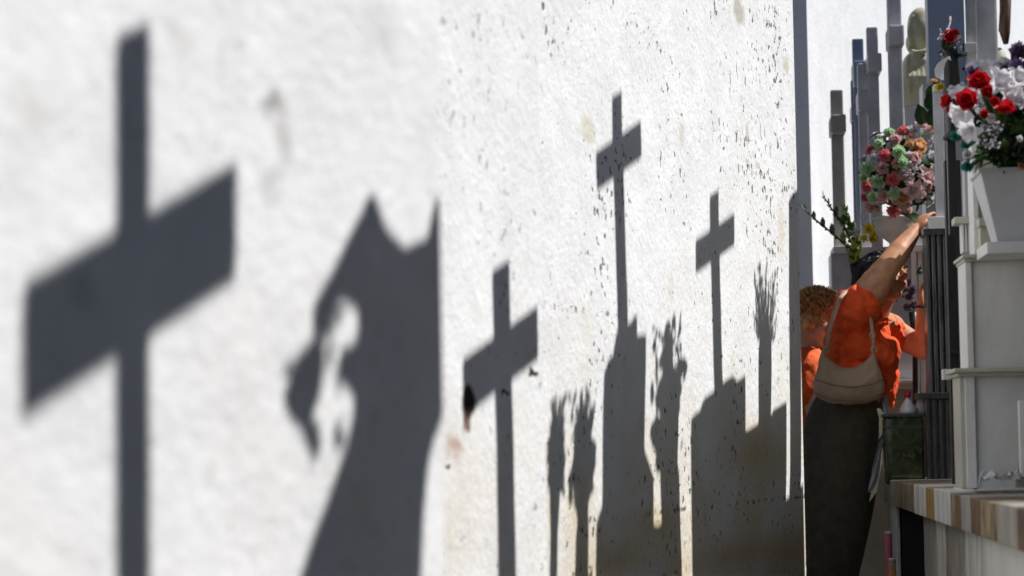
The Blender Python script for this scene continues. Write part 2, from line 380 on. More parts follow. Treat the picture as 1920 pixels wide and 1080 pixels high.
mb = MB(); mb.box((LEDGE_X + .14, 3, 0), (LEDGE_X + .2, Yl(1643), LEDGE_T - .102)); mb.box((LEDGE_X + .035, Yl(1656), 0), (LEDGE_X + .139, Yl(1645), LEDGE_T - .102)); mb.build('dark_bay_back', 'black', led)  # black lining stands in for the shade inside the open bay
# candles in the open bay under the ledge
def candle(px, py0, py1, Y, rpx, mat, label, group=None):
    a = P(px, py0, Y); b = P(px, py1, Y); r = rpx / ppm(Y)
    t = thing('votive_candle', (b.x, b.y, b.z), label, 'candle', group)
    MB().lathe(b, [(r * .92, 0), (r, .004), (r, (a.z - b.z) * .9), (r * .9, a.z - b.z)], 18).build('wax', mat, t, True)
    MB().lathe((b.x, b.y, a.z), [(r * 1.04, -.012), (r * 1.04, .002), (r * .6, .004)], 18).build('rim', 'flwhite', t, True)
    return t
candle(1668, 998, 1100, 10.55, 6.5, 'pinkwax', 'tall pink candle under the marble ledge', None)
candle(1674, 1048, 1110, 10.35, 7, 'peach', 'short cream candle below the marble ledge beside the pink candle', None)
mb = MB(); mb.box((LEDGE_X + .03, 10.1, 0), (LEDGE_X + .3, 10.75, P(1670, 1112, 10.4).z)); tag(mb.build('candle_step', 'taupe'), 'low taupe stone step carrying candles under the marble ledge', 'step')

# ------------------------------------------------------------------ marble tomb nearest the camera, right edge
tb = thing('marble_tomb', (P(1880, 910, 8.4).x, 8.6, LEDGE_T), 'two tier grey marble tomb with moulded caps at the right edge', 'tomb')
Z8 = 8.4
prect(MB(), 1822, 487, 2150, 690, Z8 + .012, .25).build('upper_panel', 'marble', tb)
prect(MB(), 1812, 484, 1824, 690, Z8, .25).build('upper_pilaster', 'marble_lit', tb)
mb = MB(); prect(mb, 1805, 473, 2150, 480, Z8 - .03, .32); prect(mb, 1808, 479.5, 2150, 487, Z8 - .015, .29); mb.build('upper_cap', 'cream', tb)
prect(MB(), 1829, 703, 2150, 916, Z8 + .012, .25).build('lower_panel', 'marble', tb)
prect(MB(), 1802, 700, 1812, 916, Z8 + .01, .25).build('lower_pilaster', 'cream', tb)
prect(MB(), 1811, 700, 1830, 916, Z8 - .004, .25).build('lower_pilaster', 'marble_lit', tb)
mb = MB(); prect(mb, 1790, 687, 2150, 695, Z8 - .04, .33); prect(mb, 1796, 694.5, 2150, 703, Z8 - .02, .32); mb.build('lower_cap', 'cream', tb)
mb = MB(); prect(mb, 1805, 914, 2150, 925, Z8 - .02, .32); prect(mb, 1792, 924, 2150, 950, Z8 - .03, .36); mb.build('base_slab', 'marble_lit', tb)
# second, shorter part of the tomb: upright cream back board behind the planter
bk = thing('cream_headstone', (P(1880, 470, 8.75).x, 8.8, P(1880, 470, 8.7).z), 'cream headstone behind the white planter on the grey marble tomb', 'headstone')
prect(MB(), 1826, 268, 2100, 476, 8.72, .12).build('slab', 'cream', bk)
prect(MB(), 1824, 262, 1834, 476, 8.70, .16).build('border', 'marble_lit', bk)
mb = MB(); prect(mb, 1836, 408, 1868, 424, 8.6, .1); prect(mb, 1838, 424, 1862, 474, 8.62, .08); mb.build('ledge', 'cream', bk)
cp = thing('fluted_pedestal', (P(1812, 472, 8.9).x, 8.9, P(1812, 472, 8.9).z), 'small fluted cream pedestal left of the white planter', 'pedestal')
prect(MB(), 1790, 406, 1830, 419, 8.85, .12).build('cap', 'cream', cp)
mb = MB()
for k in range(4): prect(mb, 1804 + k * 5.6, 419, 1808.6 + k * 5.6, 474, 8.88, .08)
prect(mb, 1803, 419, 1827, 474, 8.9, .07); mb.build('shaft', 'marble_lit', cp)
prect(MB(), 1808, 300, 1826, 407, 8.9, .08).build('upper_shaft', 'plastic', cp)
# crumpled white paper on the ledge
mb = MB(); gN = 26; vs = {}
for i in range(gN):
    for j in range(8):
        q = P(1826 + i * 7, 938, 8.1 + j * .03)
        z = LEDGE_T + .05 + .03 * noise.noise(Vector((i * .45, j * .6, 3))) + .02 * noise.noise(Vector((i * 1.1, j * 1.2, 7)))
        vs[i, j] = mb.bm.verts.new((q.x, q.y, z if i > 1 else LEDGE_T + .012))
for i in range(gN - 1):
    for j in range(7): mb.bm.faces.new((vs[i, j], vs[i + 1, j], vs[i + 1, j + 1], vs[i, j + 1]))
bmesh.ops.solidify(mb.bm, geom=mb.bm.faces[:], thickness=.004)
tag(mb.build('crumpled_paper', 'wrap'), 'crumpled white paper on the ledge in front of the marble tomb', 'paper')
mb = MB(); prect(mb, 1912, 750, 1990, 900, 8.2, .03); prect(mb, 1908, 898, 1990, 914, 8.18, .06)
tag(mb.build('memorial_plaque', 'marble_lit'), 'small pale plaque leaning at the foot of the marble tomb, cut by the frame', 'plaque')

# dark gap between tomb and pillar, its shade put in as black strips
ir = thing('dark_gap', (P(1790, 910, 9.5).x, 9.5, LEDGE_T), 'narrow black strips standing in for the dark gap left of the grey marble tomb', 'frame')
prect(MB(), 1779, 300, 1797, 930, 9.5, .05).build('upright', 'black', ir)
prect(MB(), 1796, 300, 1809, 930, 9.6, .03).build('gap_backing', 'granite', ir)
prect(MB(), 1780, 655, 1800, 664, 9.46, .04).build('rail', 'black', ir)
prect(MB(), 1768, 692, 1784, 712, 9.46, .06).build('bracket', 'marble_lit', ir)
# dark pillar with white post
pl = thing('granite_pillar', (P(1758, 905, 11).x, 11.1, LEDGE_T), 'dark ribbed granite pillar in front of the reaching woman', 'pillar')
mb = MB(); prect(mb, 1738, 440, 1780, 742, 11.03, .14)
for k in range(4): prect(mb, 1738.5 + k * 11, 440, 1746 + k * 11, 742, 11.0, .14, .004)
mb.build('shaft', 'granite_ribbed', pl)
prect(MB(), 1731, 428, 1782, 441, 10.98, .17).build('cap', 'granite', pl)
mb = MB(); prect(mb, 1737, 745, 1786, 908, 10.98, .2)
for k in range(4): prect(mb, 1737.5 + k * 12.5, 748, 1745 + k * 12.5, 905, 10.965, .2, .004)
mb.build('pedestal', 'granite', pl)
prect(MB(), 1722, 736, 1788, 748, 10.95, .24).build('pedestal_cap', 'granite', pl)
prect(MB(), 1724, 905, 1788, 918, 10.95, .25).build('foot', 'marble_lit', pl)
wp = thing('white_post', (P(1761, 428, 11).x, 11.05, P(1761, 428, 11).z), 'slim white marble post standing on the dark granite pillar', 'post')
prect(MB(), 1753, 170, 1771, 408, 11.0, .045).build('shaft', 'cross', wp)
prect(MB(), 1750, 158, 1773, 171, 10.99, .06).build('cap', 'marble_lit', wp)
prect(MB(), 1742, 406, 1773, 429, 10.98, .075).build('foot', 'marble_lit', wp)

# ------------------------------------------------------------------ stone crosses in the far row
def far_cross(x0, x1, ytop, bar, ybase, Y, L, mat, label, bx=2.5):
    q = P((x0 + x1) / 2, ybase, Y)
    t = thing('stone_cross', (q.x, Y, q.z), label, 'cross', 'stone crosses standing in a row seen from the side')
    prect(MB(), x0, ytop, x1, ybase, Y, (x1 - x0) / ppm(Y) * 1.1, .007).build('upright', mat, t)
    d = (x1 - x0) / ppm(Y) * 1.1
    mb = MB(); prect(mb, x0 - bx, bar[0], x1 + bx, bar[1], Y - L / 2, L + d, .008); mb.build('crossbar', mat, t)
    return t
far_cross(1561, 1584, 168, (214, 248), 470, 12.45, .2, 'cross_warm', 'leftmost and lowest of the grey stone crosses, against the white wall')
far_cross(1599, 1610, 150, (196, 226), 480, 12.6, .12, 'slab_blue', 'thin bluish cross, lower one just left of the twin crosses')
far_cross(1603, 1624, 72, (113, 160), 480, 12.55, .16, 'slab_blue', 'blue grey stone cross right behind a shorter grey cross')
far_cross(1612, 1631, 118, (168, 206), 480, 12.3, .16, 'cross', 'shorter grey stone cross standing in front of the blue grey one')
far_cross(1630, 1651, 50, (99, 134), 480, 12.2, .2, 'cross', 'grey stone cross with its arm block beside the tall one, left of it')
far_cross(1668, 1694, -130, (46, 84), 480, 11.95, .16, 'cross', 'tall grey stone cross rising above the frame left of the stone figure', 1.5)
t = thing('stone_stele', (P(1773, 160, 11.5).x, 11.5, P(1773, 200, 11.5).z), 'broad blue grey stone stele behind the single red rose', 'stele')
prect(MB(), 1739, -160, 1808, 200, 12.0, .14).build('slab', 'slab_blue', t)
prect(MB(), 1734, 155, 1812, 480, 11.98, .2).build('pedestal', 'cross', t)
t = thing('pale_cross', (P(1818, 90, 11.15).x, 11.2, P(1818, 200, 11.2).z), 'slim pale cross on a stepped white pedestal right of the blue grey stele', 'cross')
prect(MB(), 1810, -150, 1829, 84, 12.05, .05).build('upright', 'cross_warm', t)
mb = MB(); prect(mb, 1804, 80, 1832, 97, 12.00, .14); prect(mb, 1806, 96, 1832, 126, 12.02, .12); prect(mb, 1803, 125, 1831, 133, 12.00, .14); prect(mb, 1805, 132, 1830, 440, 12.02, .12)
mb.build('pedestal', 'marble_lit', t)
t = thing('grey_stele', (P(1850, 105, 11.3).x, 11.35, P(1850, 200, 11.3).z), 'smooth warm grey stele rising behind the white lilies', 'stele')
prect(MB(), 1832, -160, 1869, 430, 12.15, .12).build('slab', 'cross', t)
prect(MB(), 1869, -160, 1872.5, 430, 12.16, .12).build('lit_edge_strip', 'marble_lit', t)  # paler strip paints the sunlit right edge of the slab

# far grey tombs behind the women
ft = thing('far_tomb', (P(1670, 600, 12.6).x, 12.7, 0), 'grey marble tomb with projecting cap behind the two women', 'tomb')
prect(MB(), 1604, 476, 1760, 712, 12.3, .6).build('body', 'cross', ft)
mb = MB(); prect(mb, 1600, 712, 1770, 720, 12.22, .75); prect(mb, 1602, 719.5, 1768, 730, 12.26, .7); mb.build('cap', 'marble_lit', ft)
prect(MB(), 1604, 730, 1766, 1100, 12.3, .6).build('lower_body', 'cream', ft)
prect(MB(), 1608, 462, 1758, 478, 12.25, .7).build('top_slab', 'marble', ft)
bs = thing('white_cross_base', (P(1582, 500, 12.4).x, 12.45, 0), 'white cross base lit on top left of the gladiolus stems', 'pedestal')
prect(MB(), 1566, 474, 1602, 1100, 12.38, .3).build('body', 'cross', bs)
prect(MB(), 1563, 461, 1604, 475, 12.34, .36).build('cap', 'marble_lit', bs)  # paler top band paints sunlight falling on the base
cl = thing('marble_colonnette', (P(1727, 700, 11.7).x, 11.7, LEDGE_T), 'pale ribbed marble colonnette behind the raised forearm', 'column')
mb = MB()
for k in range(3): prect(mb, 1715 + k * 11, 470, 1724 + k * 11, 915, 11.7 + (k % 2) * .01, .05, .005)
mb.build('shaft', 'marble_lit', cl)
prect(MB(), 1706, 736, 1724, 752, 11.6, .05).build('bracket', 'plastic', cl)
prect(MB(), 1712, 458, 1750, 471, 11.66, .12).build('cap', 'marble_lit', cl)
# green marble box
gb = thing('green_marble_urn', (P(1697, 905, 10.9).x, 11.0, LEDGE_T), 'dark green polished marble box urn beside the long dark skirt', 'urn')
a = P(1657, 780, 10.98); b = P(1735, 908, 10.98)
cx = (a.x + b.x) / 2; hw = (b.x - a.x) / 2
MB().boxc((cx, 11.06, (a.z + b.z) / 2), (hw * 2, .16, a.z - b.z), bev=.018).build('body', 'green_marble', gb, True)
MB().boxc((cx, 11.06, a.z + .001), (hw * 2.06, .17, .016), bev=.006).build('lid', 'granite', gb, True)
MB().boxc((cx, 10.985, a.z - .045), (hw * 1.98, .012, .014), bev=.004).build('band', 'granite', gb, True)
# spray bottle
bt = thing('spray_bottle', P(1712, 778, 11.3), 'clear white plastic bottle with red cap on top of the green urn', 'bottle')
q = Vector((P(1703, 778, 11.08).x, 11.08, a.z + .009))
MB().lathe(q, [(.034, 0), (.036, .006), (.034, .022), (.018, .048), (.010, .058), (.010, .066)], 20).build('body', 'wrap', bt, True)
MB().lathe(q, [(.014, .066), (.0145, .07), (.0145, .088), (.010, .092)], 16).build('cap', 'redplastic', bt, True)
q = Vector((P(1729, 778, 11.12).x, 11.1, a.z + .009))
tag(MB().lathe(q, [(.03, 0), (.028, .03), (.02, .06), (.024, .075)], 18).build('paper_cup', 'flwhite', None, True), 'small white paper cup beside the red capped bottle', 'cup')

# ------------------------------------------------------------------ stone figure in the far row
st = thing('stone_figure', (P(1724, 210, 12.62).x, 12.62, P(1724, 204, 12.6).z), 'weathered olive stone figure in a veil seen from behind between cross and stele', 'statue')
Y0 = 12.62
mb = MB(); c = P(1727, 54, Y0)
mb.ell(c, (.066, .085, .105)); mb.ell(P(1722, 80, Y0 + .02), (.058, .08, .07)); mb.ell(P(1728, 60, Y0 - .05), (.04, .03, .06))
mb.ell(P(1722, 118, Y0), (.075, .10, .055)); mb.tube([P(1723, 112, Y0), P(1723, 150, Y0), P(1722, 205, Y0)], [.075, .085, .078], 24, 1.2)
mb.tube([P(1704, 92, Y0 - .05), P(1716, 99, Y0 - .1), P(1734, 96, Y0 - .1), P(1744, 88, Y0 - .08)], .012, 8)
mb.tube([P(1712, 30, Y0 - .05), P(1706, 60, Y0 - .06), P(1708, 88, Y0 - .05)], [.01, .014, .008], 8)
for k in range(6):
    xx = 1701 + k * 8
    mb.tube([P(xx + 3, 105, Y0 - .06), P(xx + 2 + k, 145, Y0 - .1), P(xx + 6, 175 - 5 * (k % 2), Y0 - .085)], [.010, .018, .007], 8)
remesh(mb, 'veiled_body', 'olive', .0055, st, 2, lambda p, n_: .004 * noise.noise(p * 18))
prect(MB(), 1699, 200, 1738, 480, 12.5, .25).build('pedestal', 'cross', st)
br = thing('wooden_figure', (P(1880, 80, 11.8).x, 11.8, P(1880, 200, 11.8).z), 'dark brown carved wooden upright at the top right corner', 'carving')
mb = MB(); mb.tube([P(1889, -60, 12.3), P(1887, 30, 12.3), P(1884, 62, 12.28), P(1886, 82, 12.3)], [.022, .02, .024, .012], 12)
mb.tube([P(1878, -60, 12.32), P(1880, 20, 12.3), P(1876, 60, 12.32)], [.012, .014, .01], 10); mb.build('figure', 'darkbrown', br, True)
mb = MB(); mb.lathe(P(1882, 440, 12.3), [(.03, 0), (.03, .02), (.022, .05), (.024, .73), (.034, .76), (.036, .80), (.03, .84), (.012, .86)], 16); mb.build('stand', 'cream', br, True)

# ------------------------------------------------------------------ flowers
def m_rose(mat, seed=1):
    r_ = random.Random(seed); mb = MB()
    for L, nP, tilt in ((.7, 3, .10), (.85, 4, .25), (1.0, 5, .45), (1.1, 7, .72), (1.0, 7, 1.0)):
        for k in range(nP):
            a_ = 6.2832 * k / nP + tilt * 3 + r_.random() * .4
            d = Vector((math.cos(a_) * math.sin(tilt), math.sin(a_) * math.sin(tilt), math.cos(tilt)))
            out = Vector((math.cos(a_), math.sin(a_), 0))
            mb.petal(out * .12 * tilt + Vector((0, 0, -.35)), d, -out, L * r_.uniform(.84, 1.1), 1.35, .30 if tilt < .9 else -.1, 5, .35)
    mb.ell((0, 0, -.1), (.22, .22, .32), sub=1)
    return mb.mesh('rose_mesh', mat)
def m_carn(mat, seed=2):
    r_ = random.Random(seed); mb = MB()
    for k in range(70):
        th = r_.random() * 6.283; ph = r_.random() ** .7 * 1.5
        d = Vector((math.cos(th) * math.sin(ph), math.sin(th) * math.sin(ph), math.cos(ph)))
        mb.petal(d * .15, d, Vector((r_.uniform(-1, 1), r_.uniform(-1, 1), r_.uniform(-1, 1))), .72 + r_.random() * .25, .62, r_.uniform(-.4, .4), 3, r_.uniform(-.8, .8))
    mb.ell((0, 0, 0), .34, sub=1)
    return mb.mesh('carnation_mesh', mat)
def m_lily(mat, seed=3):
    mb = MB(); r_ = random.Random(seed)
    for k in range(6):
        a_ = 6.2832 * k / 6 + r_.uniform(-.12, .12); o_ = Vector((math.cos(a_), math.sin(a_), 0)); sd = Vector((-o_.y, o_.x, 0)); rows = []
        wd = .40 if k % 2 else .30; bend = r_.uniform(.85, 1.2)
        for i in range(8):
            t = i / 7; rr = .05 + 1.05 * t ** 1.35; z = -.55 + 1.15 * math.sin(min(1, t * bend) * 2.3) * .9
            w_ = wd * math.sin(math.pi * (.08 + .9 * t)) ** .8 + .01; c_ = o_ * rr + Vector((0, 0, z)); ruf = .07 * math.sin(t * 15 + k)
            rows.append([mb.bm.verts.new(c_ + sd * w_ * q + Vector((0, 0, abs(q) * (.10 + (ruf if q > 0 else -ruf))))) for q in (-1, -.5, 0, .5, 1)])
        for a, b in zip(rows, rows[1:]):
            for q in range(4): mb.bm.faces.new((a[q], a[q + 1], b[q + 1], b[q]))
    for k in range(5):
        a_ = 1.2566 * k; mb.tube([(0, 0, -.4), (.16 * math.cos(a_), .16 * math.sin(a_), .55)], [.02, .04], 5)
    return mb.mesh('lily_mesh', mat, True)
def m_small(mat, seed=4):
    r_ = random.Random(seed); mb = MB()
    for k in range(16):
        d = Vector((r_.uniform(-1, 1), r_.uniform(-1, 1), r_.uniform(-1, 1)))
        mb.ell(d * .8, .10 + .08 * r_.random(), sub=1); mb.tube([(0, 0, -1), d * .8], .012, 4)
    return mb.mesh('spray_mesh', mat)
def m_leaf(mat, n_=1, seed=5, wd=.4):
    r_ = random.Random(seed); mb = MB()
    for k in range(n_):
        d = Vector((r_.uniform(-1, 1), r_.uniform(-1, 1), r_.uniform(-.3, 1)))
        mb.petal((0, 0, 0), d, Vector((0, 0, 1)), 1 + r_.random() * .4, wd, r_.uniform(-.5, .1), 5, .25)
    return mb.mesh('leaf_mesh', mat)
FM = {}
for c in ('red', 'pinkred', 'pink', 'mint', 'peach', 'flwhite', 'purple', 'teal', 'yellow', 'mauve'):
    FM['rose', c] = m_rose(c, hash(c) % 3 + 1 if False else len(c)); FM['carn', c] = m_carn(c, len(c))
for c in ('flwhite', 'pink', 'yellow', 'teal'): FM['lily', c] = m_lily(c)
FM['spray', 'flwhite'] = m_small('flwhite')
for c in ('leaf', 'leaf2'): FM['leaves', c] = m_leaf(c, 7, 6)
FM['leafs', 'leaf'] = m_leaf('leaf', 1, 9, .5)
NAMES = {'rose': 'rose', 'carn': 'carnation', 'lily': 'lily', 'spray': 'flower_spray', 'leaves': 'leaf_cluster', 'leafs': 'leaf'}
def put(parent, kind, col, pos, size, face=None, roll=None):
    o = bpy.data.objects.new(NAMES[kind], FM[kind, col]); COL.objects.link(o)
    face = Vector(face) if face is not None else Vector((rnd.uniform(-1, 1), rnd.uniform(-1, 1), rnd.uniform(-.2, 1)))
    q = face.normalized().to_track_quat('Z', 'Y')
    o.rotation_mode = 'XYZ'
    o.rotation_euler = (q.to_matrix() @ Matrix.Rotation(roll if roll is not None else rnd.random() * 6, 3, 'Z')).to_euler()
    o.scale = (size,) * 3; o.location = pos
    o.parent = parent; o.matrix_parent_inverse = world(parent).inverted()
    return o
def ballflowers(parent, lst, C, Y, rad, front=(-.15, -1, .15)):
    for kind, col, px, py, spx in lst:
        dx = (px - C[0]) / ppm(Y); dz = -(py - C[1]) / ppm(Y); rr = math.hypot(dx, dz)
        dy = -math.sqrt(max(0, rad * rad - rr * rr))
        pos = P(px, py, Y + dy * .8)
        put(parent, kind, col, pos, spx / ppm(Y), Vector((dx, dy - rad * .3, dz)))
# round wreath of pink, mint and peach flowers
Yw = 11.75
wr = thing('flower_ball', P(1690, 410, Yw), 'round bouquet of coral pink, mint green and peach flowers above the reaching hand', 'bouquet')
L1 = [('carn', 'pinkred', x, y, s) for x, y, s in ((1695, 250, 12), (1680, 265, 12), (1634, 283, 9), (1660, 293, 12), (1655, 315, 12), (1674, 336, 12), (1627, 350, 10), (1658, 368, 12), (1676, 393, 12), (1635, 386, 11), (1623, 370, 8))]
L1 = [(a_, 'pink' if i_ in (1, 4, 7, 9) else b_, x_, y_, s_) for i_, (a_, b_, x_, y_, s_) in enumerate(L1)]
L1 += [('carn', 'mint', x, y, s) for x, y, s in ((1668, 253, 11), (1650, 272, 11), (1686, 288, 13), (1692, 308, 12), (1647, 341, 13), (1641, 370, 12), (1630, 318, 14), (1676, 362, 12), (1622, 335, 9))]
L1 += [('rose', 'peach', 1723, 275, 15), ('rose', 'peach', 1692, 370, 14), ('carn', 'peach', 1706, 272, 9), ('rose', 'pink', 1712, 297, 13), ('lily', 'pink', 1735, 330, 16), ('lily', 'pink', 1712, 355, 17), ('carn', 'flwhite', 1748, 294, 11), ('lily', 'flwhite', 1740, 372, 12), ('carn', 'pink', 1728, 235, 12), ('carn', 'flwhite', 1712, 246, 10), ('carn', 'peach', 1744, 245, 8), ('rose', 'pink', 1700, 330, 10), ('spray', 'flwhite', 1700, 318, 15), ('spray', 'flwhite', 1722, 318, 15), ('spray', 'flwhite', 1742, 268, 13), ('carn', 'pink', 1700, 380, 8), ('spray', 'flwhite', 1668, 400, 12)]
L1 = [(a_, b_, x_, y_, s_ * 1.28) for a_, b_, x_, y_, s_ in L1]
for k in range(44):
    a_ = rnd.random() * 6.283; r_ = 78 * math.sqrt(rnd.random()); L1.append((('carn', 'rose', 'lily')[k % 3] if k % 6 == 1 or k % 3 < 2 else 'carn', ('flwhite', 'pink', 'peach', 'flwhite', 'mint', 'pink')[k % 6], 1690 + r_ * math.cos(a_), 325 + r_ * math.sin(a_) * 1.1, rnd.uniform(7, 11)))
ballflowers(wr, L1, (1690, 325), Yw, .17)
for k in range(38):
    a_ = rnd.random() * 6.283; r_ = .155 * math.sqrt(rnd.random())
    q = P(1690, 325, Yw - .03); put(wr, 'leaves', 'leaf' if k % 3 else 'leaf2', q + Vector((math.cos(a_) * r_, rnd.uniform(-.05, .05), math.sin(a_) * r_)), .035, Vector((math.cos(a_), -1.2, math.sin(a_))))
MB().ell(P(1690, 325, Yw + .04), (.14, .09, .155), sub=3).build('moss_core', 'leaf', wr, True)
mb = MB()
for k in range(9): mb.tube([P(1690 + k * 3, 400, Yw), P(1710 + k * 3, 410, Yw - .2), P(1722 + k * 1.2, 425, 11.35)], [.004, .004, .003], 5)
mb.build('stems', 'leaf2', wr)
# urn under the wreath
ur = thing('stone_urn', P(1680, 470, 12.0), 'beige stone urn under the round bouquet', 'urn')
q = P(1682, 476, 12.0)
MB().lathe(q, [(.05, 0), (.055, .012), (.03, .03), (.035, .05), (.085, .09), (.10, .12), (.098, .15), (.108, .155), (.108, .165), (.09, .166)], 28).build('bowl', 'marble_lit', ur, True)
# gladiolus stems at the left
gl = thing('gladiolus_vase', P(1600, 500, 11.9), 'white green gladiolus stems leaning left out of a vase over the second head', 'flowers')
mb = MB(); bud = MB(); bud2 = MB()
def spike(pts, n_, r0):
    ps = [P(x, y, Y) for x, y, Y in pts]
    mb.tube(ps, [.006] + [.004] * (len(ps) - 2) + [.002], 6)
    for k in range(n_):
        t_ = k / (n_ - 1) * (len(ps) - 1); i_ = min(int(t_), len(ps) - 2); q_ = ps[i_].lerp(ps[i_ + 1], t_ - i_)
        d_ = (ps[i_ + 1] - ps[i_]).normalized(); sd = 1 if k % 2 else -1
        s_ = r0 * (1.15 - .75 * k / n_)
        (bud if k < n_ * .45 else bud2).petal(q_, d_ + Vector((sd * .7, rnd.uniform(-.6, .1), .25 * sd)), (0, 0, 1), s_ * 2.4, s_ * 1.3, .25, 4, .5)
        bud2.ell(q_ + Vector((sd * s_ * .35, -.004, 0)), s_ * .38, sub=1)
spike([(1604, 500, 11.9), (1596, 468, 11.85), (1560, 437, 11.8), (1530, 413, 11.8), (1502, 386, 11.8)], 15, .024)
spike([(1606, 500, 11.9), (1600, 460, 11.88), (1583, 425, 11.85), (1562, 395, 11.8), (1544, 368, 11.8)], 14, .026)
spike([(1608, 500, 11.9), (1604, 450, 11.9), (1590, 415, 11.9), (1582, 385, 11.9)], 12, .03)
spike([(1608, 500, 11.9), (1607, 455, 11.85), (1596, 430, 11.85), (1585, 405, 11.85)], 10, .03)
mb.build('stem', 'leaf', gl); bud.build('open_floret', 'stem_lime', gl); bud2.build('bud', 'leaf2', gl)
MB().lathe(P(1607, 560, 11.9), [(.025, 0), (.03, .02), (.022, .10), (.03, .155), (.026, .155)], 18).build('vase', 'black', gl, True)
for x, y, s in ((1629, 432, 15), (1637, 447, 12), (1620, 448, 9)): put(gl, 'lily' if y != 447 else 'carn', 'yellow', P(x, y, 11.6), s / ppm(11.6) * .9, (.1, -1, .2))
put(gl, 'spray', 'flwhite', P(1613, 412, 11.7), .03); put(gl, 'spray', 'flwhite', P(1605, 435, 11.7), .028)
put(gl, 'leafs', 'leaf', P(1655, 250, 11.7), .05, (.7, 0, 1))
# mauve flowers behind the far arm
mv = thing('mauve_flowers', P(1706, 590, 11.6), 'faded mauve flowers in a dark holder behind the raised forearm', 'flowers')
for x, y in ((1706, 528), (1713, 543), (1703, 560), (1712, 572), (1699, 578), (1709, 556)): put(mv, 'carn', 'mauve', P(x, y, 11.6), .022)
for x, y in ((1720, 508), (1700, 545), (1716, 585)): put(mv, 'leaves', 'leaf', P(x, y, 11.62), .025)
MB().tube([P(1712, 585, 11.6), P(1716, 640, 11.6), P(1716, 905, 11.6)], [.02, .012, .012], 12).build('holder', 'black', mv, True)

# big bouquet in white planter
Yp = 8.05
pn = thing('white_planter', P(1918, 458, Yp), 'square tapered white plastic planter on the marble tomb at right edge', 'planter')
def frustum(px0, px1, py0, py1, b0, b1, Y, d):
    q0 = P((px0 + px1) / 2, py0, Y); q1 = P((b0 + b1) / 2, py1, Y); h0 = (px1 - px0) / 2 / ppm(Y); h1 = (b1 - b0) / 2 / ppm(Y)
    mb = MB(); v = []
    for q_, h_ in ((q1, h1), (q0, h0)):
        v.append([mb.bm.verts.new((q_.x + sx * h_, Y + d + sy * h_, q_.z)) for sx, sy in ((-1, -1), (1, -1), (1, 1), (-1, 1))])
    for k in range(4): mb.bm.faces.new((v[0][k], v[0][(k + 1) % 4], v[1][(k + 1) % 4], v[1][k]))
    mb.bm.faces.new(v[0][::-1]); mb.bm.faces.new(v[1])
    bmesh.ops.bevel(mb.bm, geom=mb.bm.edges[:], offset=.003, segments=2, affect='EDGES'); return mb
frustum(1838, 2004, 322, 455, 1874, 1968, Yp, .1).build('body', 'plastic', pn)
frustum(1834, 2008, 315, 324, 1834, 2008, Yp - .003, .1).build('rim', 'plastic', pn)
prect(MB(), 1850, 452, 2000, 474, Yp - .02, .3).build('saucer', 'marble_lit', pn)
bq = thing('rose_lily_bouquet', P(1900, 318, Yp + .1), 'large bouquet of red roses and white lilies over dark leaves in the white planter', 'bouquet')
Yb = 8.0
